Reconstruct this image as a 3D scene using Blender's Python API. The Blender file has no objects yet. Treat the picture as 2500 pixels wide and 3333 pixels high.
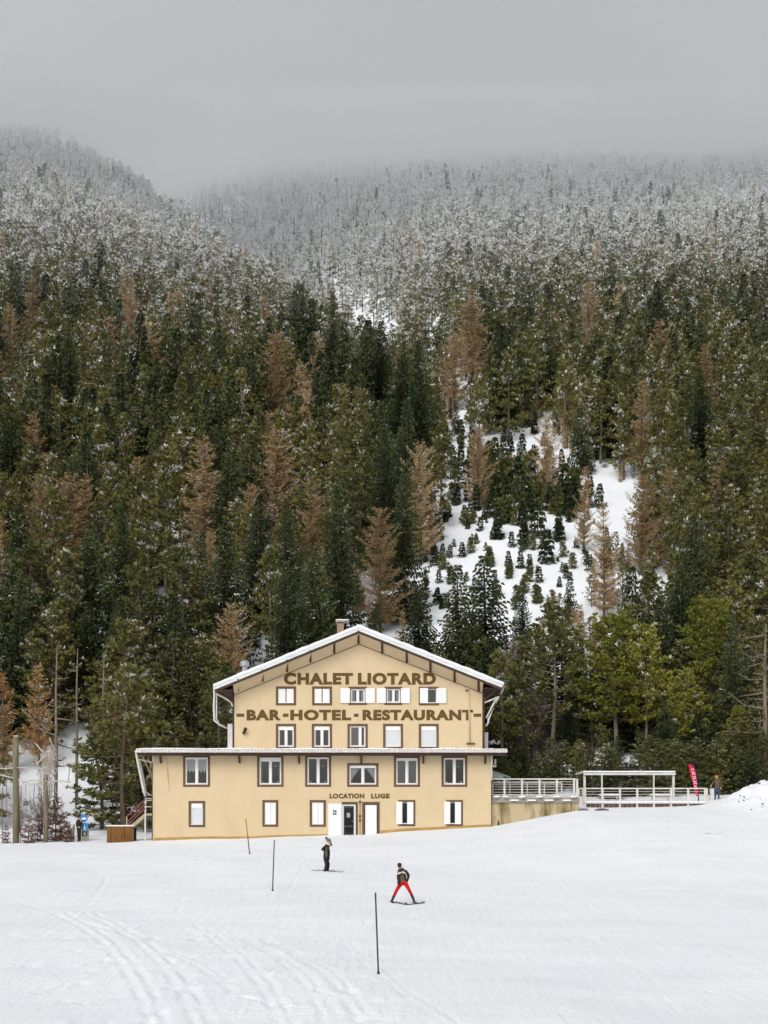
import bpy, math, random
import numpy as np
from mathutils import Vector, Matrix

random.seed(11)
rng = np.random.default_rng(11)
SC = bpy.context.scene
COL = SC.collection

# ------------------------------------------------------------------ camera, world, sun, exposure
F, HY, CZ = 4814.0, 2687.0, 3.2          # focal length and horizon row of the photograph (2500 x 3333), eye height
cam_d = bpy.data.cameras.new("camera")
cam = bpy.data.objects.new("camera", cam_d)
COL.objects.link(cam)
cam.location = (0, 0, CZ)
cam.rotation_euler = (math.radians(90), 0, 0)
cam_d.sensor_fit = 'VERTICAL'
cam_d.sensor_height = 36.0
cam_d.lens = F / 3333.0 * 36.0
cam_d.shift_y = (HY - 1666.5) / 3333.0
cam_d.clip_start = 0.5
cam_d.clip_end = 6000
SC.camera = cam

SUN_EL, SUN_AZ = math.radians(42), math.radians(205)
W = bpy.data.worlds.new("World")
SC.world = W
W.use_nodes = True
nt = W.node_tree
nt.nodes.clear()
sky = nt.nodes.new("ShaderNodeTexSky")
sky.sky_type = 'NISHITA'
sky.sun_disc = False
sky.sun_elevation = SUN_EL
sky.sun_rotation = SUN_AZ
sky.air_density = 1.0
sky.dust_density = 4.0
hsv = nt.nodes.new("ShaderNodeHueSaturation")
hsv.inputs["Saturation"].default_value = 0.14      # overcast: the cloud sheet takes the blue out
bg = nt.nodes.new("ShaderNodeBackground")
bg.inputs["Strength"].default_value = 0.134
wo = nt.nodes.new("ShaderNodeOutputWorld")
nt.links.new(sky.outputs[0], hsv.inputs["Color"])
nt.links.new(hsv.outputs[0], bg.inputs["Color"])
nt.links.new(bg.outputs[0], wo.inputs["Surface"])

sun_d = bpy.data.lights.new("sun", 'SUN')
sun_d.energy = 1.0
sun_d.angle = math.radians(35)
sun_d.color = (1.0, 0.965, 0.92)
sun = bpy.data.objects.new("sun", sun_d)
COL.objects.link(sun)
# the sun stands behind the camera, a little to the left of it
sdir = Vector((-math.sin(math.radians(25)) * math.cos(SUN_EL), -math.cos(math.radians(25)) * math.cos(SUN_EL), math.sin(SUN_EL)))
sun.rotation_euler = sdir.to_track_quat('Z', 'Y').to_euler()

SC.render.engine = 'CYCLES'
SC.view_settings.view_transform = 'Standard'
SC.view_settings.look = 'None'
SC.view_settings.exposure = 0.0
SC.view_settings.gamma = 1.0
SC.view_settings.use_curve_mapping = False
SC.cycles.max_bounces = 18
SC.cycles.diffuse_bounces = 4
SC.cycles.glossy_bounces = 2
SC.cycles.transparent_max_bounces = 8
SC.cycles.volume_bounces = 16
SC.cycles.use_denoising = True
try:
    SC.cycles.denoiser = 'OPENIMAGEDENOISE'
    SC.cycles.denoising_input_passes = 'RGB_ALBEDO_NORMAL'
except Exception:
    pass
SC.cycles.use_adaptive_sampling = True
SC.cycles.adaptive_threshold = 0.015

# ------------------------------------------------------------------ helpers
def X(px, d): return (px - 1250.0) / F * d
def Z(py, d): return CZ - (py - HY) / F * d
def P(px, py, d): return Vector((X(px, d), d, Z(py, d)))
BASE = {}

class MB:
    """collects shapes, then links them as one mesh object"""
    def __init__(s): s.v, s.f, s.m = [], [], []
    def add(s, vs, fs, mat=0):
        o = len(s.v)
        s.v += [tuple(p) for p in vs]
        s.f += [tuple(i + o for i in f) for f in fs]
        s.m += [mat] * len(fs)
    def quad(s, a, b, c, d, mat=0): s.add([a, b, c, d], [(0, 1, 2, 3)], mat)
    def poly(s, pts, mat=0): s.add(pts, [tuple(range(len(pts)))], mat)
    def box(s, x0, x1, y0, y1, z0, z1, mat=0):
        s.add([(x0,y0,z0),(x1,y0,z0),(x1,y1,z0),(x0,y1,z0),(x0,y0,z1),(x1,y0,z1),(x1,y1,z1),(x0,y1,z1)],
              [(0,3,2,1),(4,5,6,7),(0,1,5,4),(1,2,6,5),(2,3,7,6),(3,0,4,7)], mat)
    def prism(s, pts, y0, y1, mat=0):
        """outline of (x, z) points pushed from y0 back to y1"""
        n = len(pts)
        vs = [(x, y0, z) for x, z in pts] + [(x, y1, z) for x, z in pts]
        fs = [tuple(range(n - 1, -1, -1)), tuple(range(n, 2 * n))]
        fs += [(i, (i + 1) % n, n + (i + 1) % n, n + i) for i in range(n)]
        s.add(vs, fs, mat)
    def bar(s, a, b, w, h=None, mat=0, up=(0, 0, 1)):
        """rectangular bar from a to b"""
        a, b = Vector(a), Vector(b)
        h = w if h is None else h
        d = (b - a).normalized()
        u = Vector(up)
        if abs(d.dot(u)) > 0.98: u = Vector((0, 1, 0))
        r = d.cross(u).normalized()
        u = r.cross(d).normalized()
        vs = []
        for p in (a, b):
            for sx, sz in ((-1,-1),(1,-1),(1,1),(-1,1)):
                vs.append(p + r * (sx * w / 2) + u * (sz * h / 2))
        s.add(vs, [(3,2,1,0),(4,5,6,7),(0,1,5,4),(1,2,6,5),(2,3,7,6),(3,0,4,7)], mat)
    def tube(s, pts, rad, n=6, mat=0, cap=True):
        pts = [Vector(p) for p in pts]
        if not isinstance(rad, (list, tuple)): rad = [rad] * len(pts)
        o = len(s.v)
        for i, p in enumerate(pts):
            d = (pts[min(i + 1, len(pts) - 1)] - pts[max(i - 1, 0)]).normalized()
            u = Vector((0, 0, 1)) if abs(d.z) < 0.9 else Vector((1, 0, 0))
            r = d.cross(u).normalized(); u = r.cross(d)
            for k in range(n):
                a = 2 * math.pi * k / n
                s.v.append(tuple(p + (r * math.cos(a) + u * math.sin(a)) * rad[i]))
        nf = 0
        for i in range(len(pts) - 1):
            for k in range(n):
                a, b = o + i * n + k, o + i * n + (k + 1) % n
                s.f.append((a, b, b + n, a + n)); nf += 1
        if cap:
            s.f.append(tuple(o + k for k in range(n - 1, -1, -1)))
            e = o + (len(pts) - 1) * n
            s.f.append(tuple(e + k for k in range(n))); nf += 2
        s.m += [mat] * nf
    def ball(s, c, r, mat=0, n=10, m=6, sq=(1, 1, 1), jit=0.0):
        c = Vector(c); o = len(s.v); nf = 0
        for i in range(m + 1):
            t = math.pi * i / m
            for k in range(n):
                a = 2 * math.pi * k / n
                q = 1 + random.uniform(-jit, jit)
                s.v.append((c.x + r * sq[0] * q * math.sin(t) * math.cos(a), c.y + r * sq[1] * q * math.sin(t) * math.sin(a), c.z + r * sq[2] * q * math.cos(t)))
        for i in range(m):
            for k in range(n):
                a, b = o + i * n + k, o + i * n + (k + 1) % n
                s.f.append((a, a + n, b + n, b)); nf += 1
        s.m += [mat] * nf
    def build(s, name, mats, parent=None, smooth=False):
        if not isinstance(mats, (list, tuple)): mats = [mats]
        base = BASE.get(parent.name, Vector()) if parent else Vector()
        me = bpy.data.meshes.new(name)
        vs = [(a - base.x, b - base.y, c - base.z) for a, b, c in s.v]
        me.from_pydata(vs, [], s.f)
        for mt in mats: me.materials.append(mt)
        me.polygons.foreach_set("material_index", s.m)
        if smooth: me.polygons.foreach_set("use_smooth", [True] * len(me.polygons))
        me.update()
        o = bpy.data.objects.new(name, me)
        COL.objects.link(o)
        if parent:
            o.parent = parent
            BASE[o.name] = base
        return o

def tag(o, label=None, cat=None, group=None, kind=None):
    if label: o["label"] = label
    if cat: o["category"] = cat
    if group: o["group"] = group
    if kind: o["kind"] = kind
    return o
def thing(name, label, cat, loc=(0, 0, 0), group=None):
    o = bpy.data.objects.new(name, None)
    o.empty_display_size = 0.3
    COL.objects.link(o)
    o.location = loc
    BASE[o.name] = Vector(loc)
    return tag(o, label, cat, group)

# ------------------------------------------------------------------ materials
M = {}
def mat(name, col, rough=0.8, spec=0.3, noise=None, bump=None, metallic=0.0):
    """noise = (scale, second colour, low, high[, stretch]); bump = (scale, strength, distance)"""
    m = bpy.data.materials.new(name); m.use_nodes = True
    n = m.node_tree.nodes; l = m.node_tree.links
    b = n["Principled BSDF"]
    b.inputs["Base Color"].default_value = (*col, 1)
    b.inputs["Roughness"].default_value = rough
    b.inputs["Specular IOR Level"].default_value = spec
    b.inputs["Metallic"].default_value = metallic
    if noise or bump:
        geo = n.new("ShaderNodeNewGeometry")
    if noise:
        mp = n.new("ShaderNodeMapping")
        mp.inputs["Scale"].default_value = noise[4] if len(noise) > 4 else (1, 1, 1)
        l.new(geo.outputs["Position"], mp.inputs["Vector"])
        t = n.new("ShaderNodeTexNoise"); t.inputs["Scale"].default_value = noise[0]; t.inputs["Detail"].default_value = 6
        t.inputs["Roughness"].default_value = 0.62
        l.new(mp.outputs[0], t.inputs["Vector"])
        r = n.new("ShaderNodeMapRange"); r.inputs["From Min"].default_value = noise[2]; r.inputs["From Max"].default_value = noise[3]
        l.new(t.outputs["Fac"], r.inputs["Value"])
        x = n.new("ShaderNodeMix"); x.data_type = 'RGBA'
        x.inputs["A"].default_value = (*col, 1); x.inputs["B"].default_value = (*noise[1], 1)
        l.new(r.outputs[0], x.inputs["Factor"])
        l.new(x.outputs["Result"], b.inputs["Base Color"])
    if bump:
        t2 = n.new("ShaderNodeTexNoise"); t2.inputs["Scale"].default_value = bump[0]; t2.inputs["Detail"].default_value = 5
        l.new(geo.outputs["Position"], t2.inputs["Vector"])
        bp = n.new("ShaderNodeBump"); bp.inputs["Strength"].default_value = bump[1]; bp.inputs["Distance"].default_value = bump[2]
        l.new(t2.outputs["Fac"], bp.inputs["Height"]); l.new(bp.outputs[0], b.inputs["Normal"])
    M[name] = m
    return m
mat("plaster", (0.63, 0.50, 0.32), 0.9, 0.2, (0.8, (0.575, 0.44, 0.27), 0.40, 0.80, (1.0, 1, .55)), (9, 0.25, 0.02))
mat("plaster_panel", (0.60, 0.475, 0.31), 0.9, 0.2, (0.8, (0.53, 0.41, 0.255), 0.35, 0.7))
mat("plaster_base", (0.46, 0.30, 0.11), 0.9, 0.2, (0.9, (0.34, 0.21, 0.07), 0.35, 0.7))
mat("stained_wall", (0.47, 0.385, 0.24), 0.92, 0.2, (1.5, (0.13, 0.095, 0.03), 0.44, 0.68, (1, 1, 0.3)), (6, 0.4, 0.03))
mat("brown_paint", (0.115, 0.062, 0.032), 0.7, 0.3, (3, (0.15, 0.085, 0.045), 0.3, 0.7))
mat("brown_letter", (0.085, 0.048, 0.013), 0.75, 0.3, (2.5, (0.135, 0.08, 0.02), 0.3, 0.7))
mat("dark_timber", (0.045, 0.026, 0.02), 0.8, 0.3, (4, (0.08, 0.045, 0.03), 0.3, 0.7))
mat("white_paint", (0.80, 0.80, 0.79), 0.6, 0.3, (2, (0.73, 0.74, 0.75), 0.4, 0.75))
mat("white_metal", (0.64, 0.62, 0.585), 0.45, 0.4, (3, (0.50, 0.46, 0.41), 0.4, 0.75))
mat("grey_metal", (0.40, 0.42, 0.45), 0.4, 0.5, (6, (0.30, 0.31, 0.33), 0.3, 0.7), None, 0.4)
mat("roller_blind", (0.66, 0.69, 0.72), 0.6, 0.3)
mat("curtain", (0.72, 0.72, 0.71), 0.9, 0.1)
mat("grey_curtain", (0.30, 0.265, 0.25), 0.9, 0.1)
mat("roof_sheet", (0.16, 0.10, 0.075), 0.7, 0.3)
mat("roof_edge", (0.70, 0.71, 0.71), 0.6, 0.3, (1.5, (0.56, 0.57, 0.58), 0.45, 0.7, (0.4, 1, 6)))
mat("brick", (0.36, 0.24, 0.17), 0.9, 0.2, (9, (0.27, 0.17, 0.12), 0.3, 0.7))
mat("concrete", (0.32, 0.29, 0.25), 0.9, 0.2, (3, (0.16, 0.13, 0.11), 0.4, 0.75), (12, 0.4, 0.02))
mat("rust_wood", (0.24, 0.11, 0.035), 0.85, 0.2, (2.2, (0.10, 0.045, 0.016), 0.35, 0.7, (4, 4, 0.5)))
mat("grey_wood", (0.24, 0.20, 0.13), 0.9, 0.2, (2.0, (0.13, 0.105, 0.065), 0.35, 0.7, (6, 6, 0.6)), (20, 0.4, 0.02))
mat("pale_wood", (0.45, 0.36, 0.24), 0.85, 0.2, (3, (0.33, 0.26, 0.17), 0.35, 0.7))
mat("deck_wood", (0.15, 0.085, 0.06), 0.85, 0.2, (3, (0.09, 0.05, 0.035), 0.35, 0.7))
mat("red_rail", (0.20, 0.055, 0.06), 0.6, 0.3)
mat("awning_green", (0.30, 0.36, 0.31), 0.8, 0.2)
mat("black_pole", (0.022, 0.045, 0.045), 0.5, 0.4)
mat("orange_pole", (0.42, 0.18, 0.03), 0.5, 0.4)
mat("rope", (0.20, 0.17, 0.14), 0.9, 0.1)
mat("frosted_rope", (0.50, 0.46, 0.42), 0.9, 0.1)
mat("black_cloth", (0.018, 0.017, 0.020), 0.85, 0.2, (14, (0.034, 0.03, 0.03), 0.35, 0.7), (30, 0.4, 0.02))
mat("brown_cloth", (0.035, 0.024, 0.020), 0.85, 0.2, (12, (0.055, 0.04, 0.03), 0.35, 0.7), (30, 0.4, 0.02))
mat("red_cloth", (0.62, 0.008, 0.006), 0.75, 0.2, (10, (0.45, 0.005, 0.006), 0.35, 0.7), (30, 0.4, 0.02))
mat("khaki_cloth", (0.13, 0.105, 0.055), 0.85, 0.2, (12, (0.09, 0.07, 0.04), 0.35, 0.7), (30, 0.4, 0.02))
mat("olive_cloth", (0.11, 0.105, 0.06), 0.85, 0.2)
mat("jeans", (0.05, 0.065, 0.12), 0.85, 0.2, (16, (0.10, 0.12, 0.18), 0.4, 0.7))
mat("cream_cloth", (0.62, 0.58, 0.50), 0.85, 0.2)
mat("skin", (0.52, 0.31, 0.20), 0.6, 0.3)
mat("hair", (0.05, 0.03, 0.02), 0.7, 0.3)
mat("orange_cloth", (0.50, 0.26, 0.04), 0.85, 0.2)
mat("boot", (0.03, 0.03, 0.035), 0.5, 0.4)
mat("grey_boot", (0.35, 0.37, 0.38), 0.5, 0.4)
mat("ski", (0.04, 0.05, 0.06), 0.4, 0.4)
mat("goggles", (0.02, 0.018, 0.015), 0.15, 0.6)
mat("blue_sign", (0.035, 0.20, 0.47), 0.5, 0.4)
mat("sign_white", (0.80, 0.82, 0.84), 0.6, 0.3)
mat("cream_sign", (0.55, 0.54, 0.36), 0.7, 0.3)
mat("sign_green", (0.05, 0.10, 0.08), 0.7, 0.3)
mat("flag_red", (0.55, 0.022, 0.055), 0.75, 0.2)
mat("flag_dark", (0.03, 0.02, 0.05), 0.75, 0.2)
mat("dirt", (0.10, 0.085, 0.07), 0.95, 0.1, (8, (0.055, 0.045, 0.035), 0.3, 0.7))
mat("rock", (0.16, 0.16, 0.16), 0.95, 0.1, (8, (0.09, 0.09, 0.09), 0.3, 0.7))
mat("bark", (0.15, 0.11, 0.08), 0.95, 0.1, (3, (0.075, 0.055, 0.042), 0.35, 0.7, (5, 5, 0.7)))
mat("pale_bark", (0.25, 0.205, 0.155), 0.95, 0.1, (3, (0.13, 0.10, 0.075), 0.35, 0.7, (5, 5, 0.7)))

def glass():
    m = bpy.data.materials.new("window_glass"); m.use_nodes = True
    n = m.node_tree.nodes; l = m.node_tree.links; n.clear()
    o = n.new("ShaderNodeOutputMaterial"); x = n.new("ShaderNodeMixShader")
    t = n.new("ShaderNodeBsdfTransparent"); t.inputs[0].default_value = (0.72, 0.77, 0.78, 1)
    g = n.new("ShaderNodeBsdfGlossy"); g.inputs["Roughness"].default_value = 0.03
    fr = n.new("ShaderNodeFresnel"); fr.inputs["IOR"].default_value = 1.55
    ad = n.new("ShaderNodeMath"); ad.operation = 'ADD'; ad.inputs[1].default_value = 0.07
    l.new(fr.outputs[0], ad.inputs[0]); l.new(ad.outputs[0], x.inputs[0])
    l.new(t.outputs[0], x.inputs[1]); l.new(g.outputs[0], x.inputs[2]); l.new(x.outputs[0], o.inputs["Surface"])
    M["glass"] = m
glass()

def snow_material():
    m = bpy.data.materials.new("snow"); m.use_nodes = True
    n = m.node_tree.nodes; l = m.node_tree.links
    b = n["Principled BSDF"]
    b.inputs["Roughness"].default_value = 0.75
    b.inputs["Specular IOR Level"].default_value = 0.25
    geo = n.new("ShaderNodeNewGeometry")
    # packed and fresh snow in faint patches
    t = n.new("ShaderNodeTexNoise"); t.inputs["Scale"].default_value = 0.22; t.inputs["Detail"].default_value = 8; t.inputs["Roughness"].default_value = 0.6
    mp = n.new("ShaderNodeMapping"); mp.inputs["Scale"].default_value = (1, 1.6, 1); mp.inputs["Rotation"].default_value = (0, 0, 0.35)
    l.new(geo.outputs["Position"], mp.inputs["Vector"]); l.new(mp.outputs[0], t.inputs["Vector"])
    r = n.new("ShaderNodeMapRange"); r.inputs["From Min"].default_value = 0.35; r.inputs["From Max"].default_value = 0.7
    l.new(t.outputs["Fac"], r.inputs["Value"])
    x = n.new("ShaderNodeMix"); x.data_type = 'RGBA'
    x.inputs["A"].default_value = (0.845, 0.87, 0.90, 1); x.inputs["B"].default_value = (0.78, 0.815, 0.855, 1)
    l.new(r.outputs[0], x.inputs["Factor"])
    # dirt worked into the snow, weight stored on the mesh
    at = n.new("ShaderNodeAttribute"); at.attribute_name = "dirt"
    dn = n.new("ShaderNodeTexNoise"); dn.inputs["Scale"].default_value = 2.2; dn.inputs["Detail"].default_value = 8; dn.inputs["Roughness"].default_value = 0.7
    l.new(geo.outputs["Position"], dn.inputs["Vector"])
    mu = n.new("ShaderNodeMath"); mu.operation = 'MULTIPLY_ADD'; mu.inputs[1].default_value = 1.0; mu.inputs[2].default_value = -1.0
    l.new(dn.outputs["Fac"], mu.inputs[0])
    ad = n.new("ShaderNodeMath"); ad.operation = 'ADD'
    l.new(mu.outputs[0], ad.inputs[0]); l.new(at.outputs["Fac"], ad.inputs[1])
    rr = n.new("ShaderNodeMapRange"); rr.inputs["From Min"].default_value = 0.0; rr.inputs["From Max"].default_value = 0.12
    l.new(ad.outputs[0], rr.inputs["Value"])
    x2 = n.new("ShaderNodeMix"); x2.data_type = 'RGBA'; x2.inputs["B"].default_value = (0.30, 0.255, 0.22, 1)
    l.new(rr.outputs[0], x2.inputs["Factor"]); l.new(x.outputs["Result"], x2.inputs["A"])
    l.new(x2.outputs["Result"], b.inputs["Base Color"])
    # relief: grain plus ski-scraped streaks
    n1 = n.new("ShaderNodeTexNoise"); n1.inputs["Scale"].default_value = 5.0; n1.inputs["Detail"].default_value = 6; n1.inputs["Roughness"].default_value = 0.65
    l.new(geo.outputs["Position"], n1.inputs["Vector"])
    mp2 = n.new("ShaderNodeMapping"); mp2.inputs["Rotation"].default_value = (0, 0, 0.42); mp2.inputs["Scale"].default_value = (4.0, 0.35, 1)
    l.new(geo.outputs["Position"], mp2.inputs["Vector"])
    n2 = n.new("ShaderNodeTexNoise"); n2.inputs["Scale"].default_value = 1.0; n2.inputs["Detail"].default_value = 5
    l.new(mp2.outputs[0], n2.inputs["Vector"])
    mp3 = n.new("ShaderNodeMapping"); mp3.inputs["Rotation"].default_value = (0, 0, -0.15); mp3.inputs["Scale"].default_value = (0.35, 3.0, 1)
    l.new(geo.outputs["Position"], mp3.inputs["Vector"])
    n3 = n.new("ShaderNodeTexNoise"); n3.inputs["Scale"].default_value = 1.7; n3.inputs["Detail"].default_value = 5
    l.new(mp3.outputs[0], n3.inputs["Vector"])
    a1 = n.new("ShaderNodeMath"); a1.operation = 'MULTIPLY_ADD'; a1.inputs[1].default_value = 0.7
    l.new(n2.outputs["Fac"], a1.inputs[0]); l.new(n1.outputs["Fac"], a1.inputs[2])
    a2 = n.new("ShaderNodeMath"); a2.operation = 'MULTIPLY_ADD'; a2.inputs[1].default_value = 0.35
    l.new(n3.outputs["Fac"], a2.inputs[0]); l.new(a1.outputs[0], a2.inputs[2])
    bp = n.new("ShaderNodeBump"); bp.inputs["Strength"].default_value = 0.55; bp.inputs["Distance"].default_value = 0.11
    l.new(a2.outputs[0], bp.inputs["Height"]); l.new(bp.outputs[0], b.inputs["Normal"])
    M["snow"] = m
snow_material()
mat("roof_snow", (0.84, 0.86, 0.885), 0.8, 0.2, None, (3.0, 0.4, 0.1))
# ------------------------------------------------------------------ the lie of the land
def smooth(a, b, x):
    t = np.clip((x - a) / (b - a), 0, 1)
    return t * t * (3 - 2 * t)
def softplus(x, w):
    return w * np.logaddexp(0, np.asarray(x, float) / w)
_hs = np.random.default_rng(3)
_waves = [(_hs.uniform(-1, 1) / s, _hs.uniform(-1, 1) / s, _hs.uniform(0, 6.28), a) for s, a in
          ((9, .5), (11, .5), (14, .7), (18, .8), (24, 1.0), (33, 1.3), (48, 1.8), (70, 2.4))]
_small = [(math.cos(q) / s, math.sin(q) / s, _hs.uniform(0, 6.28), a) for q, s, a in
          ((.3, 1.3, .012), (1.2, .9, .008), (2.2, 1.7, .018), (2.9, 2.6, .03), (.8, 3.7, .04), (1.7, .6, .006), (2.5, .45, .004), (.1, 5.5, .05))]
def ground(x, d):
    x = np.asarray(x, float); d = np.asarray(d, float)
    z = -0.72 + 0.048 * (np.minimum(d, 108) - 38.5)
    tilt = np.interp(x, [-60, -26, -15.3, -8, -1.6, 3, 7.1, 9.5, 12.9, 16, 21, 24, 40, 90], [-.6, -.28, .03, .22, .49, .72, 1.0, 1.35, 2.02, 2.14, 2.22, 2.3, 2.5, 3.0])
    z = z + tilt * smooth(60, 97, d)
    # ploughed heap of snow at the right edge
    hx = smooth(21.0, 26.5, x) * (1 - 0.55 * smooth(31, 42, x))
    hd = np.exp(-((d - 98.5) / 4.2) ** 2)
    lump = 0.24 * np.sin(1.9 * x + 0.6) * np.cos(1.4 * d) + 0.16 * np.sin(3.3 * x + 1.7 * d) + 0.10 * np.sin(6.1 * x - 2.3 * d) + 0.07 * np.sin(9.7 * x + 5.9 * d + 1)
    z = z + hx * hd * (1.9 + lump)
    # the mountainside
    u = x / np.maximum(d, 60)
    s = 0.54 + 0.040 * smooth(-0.10, -0.26, u)
    z = z + s * softplus(d - 115, 3.6)
    # the left spur: its crest runs down to the right, a gully lies behind it
    dc = np.interp(u, [-.30, -.26, -.17, -.10, -.035, .012, .05], [600, 582, 522, 380, 298, 246, 220])
    D = np.interp(u, [-.17, -.13, -.10, -.035, .012, .045], [40, 30, 23, 14, 8, .02])
    z = z - D * (1 - np.exp(-0.62 * softplus(d - dc, 9) / D)) * np.exp(-(np.maximum(d - dc - 45, 0) / 185) ** 2)
    w = smooth(125, 210, d)
    for a, b, c, h in _waves: z = z + w * h * 0.55 * np.sin(a * x * 1.4 + b * d * 1.4 + c)
    near = 1 - smooth(104, 116, d)
    for a, b, c, h in _small: z = z + near * h * np.sin(a * x * 2 + b * d * 2 + c)
    return z
def gz(x, d): return float(ground(x, d))

# ski tracks and footprints: grooves pressed into the piste
def groove_set():
    lines = []
    def row_d(py): return 5.77 / ((py - HY) / F + 0.048)
    def L(pts, w, dep): lines.append((np.array([(X(px, row_d(py)), row_d(py)) for px, py in pts]), w, dep))
    for k, off in enumerate((0, 40, 150, 185, 250, 288)):
        L([(640 + off * .75, 3010 + off * .12), (740 + off * .8, 3090 + off * .1), (800 + off * .95, 3160), (870 + off, 3250), (930 + off * 1.06, 3360), (960 + off * 1.1, 3440)], .085, .05)
    for off in (0, 34, 95, 126):
        L([(180 + off, 2960), (330 + off * 1.2, 3060), (420 + off * 1.4, 3170), (480 + off * 1.5, 3290), (510 + off * 1.6, 3440)], .09, .05)
    for off in (0, 30):
        L([(0, 2905 + off * .3), (160 + off, 2960 + off * .4), (400 + off, 3040 + off * .5), (640, 3120 + off * .6), (760, 3210 + off)], .08, .04)
        L([(120, 3010 + off * .5), (260, 2950 + off * .4), (330, 2890 + off * .3), (345, 2850 + off * .2)], .07, .035)
        L([(1120, 3060 + off * .6), (1240, 3160 + off), (1420, 3290 + off), (1600, 3420 + off)], .07, .03)
        L([(900, 2990 + off * .3), (1200, 3000 + off * .3), (1700, 2972 + off * .3), (2500, 2930 + off * .3)], .07, .022)
        L([(300, 2860 + off * .2), (900, 2850 + off * .2), (1300, 2836 + off * .2)], .09, .03)
        L([(1500, 3150 + off * .6), (1800, 3090 + off * .5), (2150, 3050 + off * .4), (2500, 3030 + off * .4)], .07, .022)
        L([(1350, 2780 + off * .15), (1700, 2765 + off * .15), (2100, 2770 + off * .15), (2500, 2760 + off * .15)], .10, .03)
        L([(1700, 3440), (1830 + off * 1.5, 3270), (2060 + off, 3180 + off * .5), (2400, 3120 + off * .5)], .07, .024)
    r = np.random.default_rng(21)
    for k in range(34):     # stray single cuts and turns
        px0, py0 = r.uniform(-100, 2600), r.uniform(2800, 3330); dx, dy = r.uniform(-420, 420), r.uniform(-60, 60)
        c1, c2 = r.uniform(-50, 50), r.uniform(-50, 50)
        L([(px0, max(2790, py0)), (px0 + dx * .4, max(2790, py0 + dy * .4 + c1 * .5)), (px0 + dx * .8, max(2790, py0 + dy + c2 * .5)), (px0 + dx * 1.3, max(2790, py0 + dy * 1.6))], r.uniform(.05, .09), r.uniform(.015, .045))
    return lines
GROOVES = groove_set()
def press(x, d):
    dz = np.zeros_like(x)
    for pts, w, dep in GROOVES:
        # round the corners of the line
        p = pts
        for _ in range(3):
            q = np.empty((2 * len(p) - 2, 2)); q[0::2] = .75 * p[:-1] + .25 * p[1:]; q[1::2] = .25 * p[:-1] + .75 * p[1:]
            p = np.vstack([p[:1], q, p[-1:]])
        lo, hi = p.min(0) - 1, p.max(0) + 1
        sel = np.where((x > lo[0]) & (x < hi[0]) & (d > lo[1]) & (d < hi[1]))[0]
        if not len(sel): continue
        best = np.full(len(sel), 9.0)
        px_, pd_ = x[sel], d[sel]
        for a, b in zip(p[:-1], p[1:]):
            ab = b - a; n = max(ab.dot(ab), 1e-6)
            t = np.clip(((px_ - a[0]) * ab[0] + (pd_ - a[1]) * ab[1]) / n, 0, 1)
            best = np.minimum(best, np.hypot(px_ - a[0] - t * ab[0], pd_ - a[1] - t * ab[1]))
        dep2 = dep * .75 * (.65 + .35 * np.sin(pd_ * 2.3 + px_ * 1.1 + dep * 900))
        dz[sel] += -dep2 * np.exp(-(best / w) ** 2) + 0.38 * dep2 * np.exp(-((best - 2.1 * w) / w) ** 2)
    r = np.random.default_rng(5)
    for k in range(230):       # boot prints and knocked lumps
        if k < 150: d0 = r.uniform(31, 50); x0 = r.uniform(-9, 0 if k < 110 else 9) * d0 / 35
        else: d0 = r.uniform(84, 97); x0 = r.uniform(9, 30)
        w = r.uniform(.10, .2) * (1 if k < 150 else 1.7); h = r.uniform(-.07, .05)
        sel = np.where((np.abs(x - x0) < 1) & (np.abs(d - d0) < 1.6))[0]
        dz[sel] += h * np.exp(-((x[sel] - x0) / w) ** 2 - ((d[sel] - d0) / (w * 1.7)) ** 2)
    return dz

def grid_mesh(name, xs, ys, fine=False, drop=None):
    gx, gy = np.meshgrid(xs, ys)
    x, y = gx.ravel(), gy.ravel()
    z = ground(x, y)
    if fine: z = z + press(x, y)
    if drop is not None: z = z - drop(x, y)
    nx, ny = len(xs), len(ys)
    i = np.arange((ny - 1) * (nx - 1)); r, c = i // (nx - 1), i % (nx - 1)
    a = r * nx + c
    faces = np.stack([a, a + 1, a + 1 + nx, a + nx], 1)
    me = bpy.data.meshes.new(name)
    me.vertices.add(len(x)); me.vertices.foreach_set("co", np.stack([x, y, z], 1).ravel())
    me.loops.add(faces.size); me.loops.foreach_set("vertex_index", faces.ravel())
    me.polygons.add(len(faces)); me.polygons.foreach_set("loop_start", np.arange(0, faces.size, 4)); me.polygons.foreach_set("loop_total", np.full(len(faces), 4))
    me.polygons.foreach_set("use_smooth", np.ones(len(faces), bool))
    # dirt: along the foot of the chalet, the heap and one scraped strip
    dirt = 0.52 * np.exp(-((x - 18.4) / 2.3) ** 2 - ((y - 82.0) / .6) ** 2)
    dirt = dirt + 0.31 * smooth(22, 25, x) * np.exp(-((y - 96.5) / 3.2) ** 2)
    dirt = dirt + 0.50 * np.exp(-((y - 97.7) / .35) ** 2) * smooth(-16.5, -15, x) * (1 - smooth(13, 14, x))
    at = me.attributes.new("dirt", 'FLOAT', 'POINT'); at.data.foreach_set("value", dirt.astype(np.float32))
    me.update(); me.validate()
    me.materials.append(M["snow"])
    o = bpy.data.objects.new(name, me); COL.objects.link(o)
    return tag(o, kind='structure')

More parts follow.
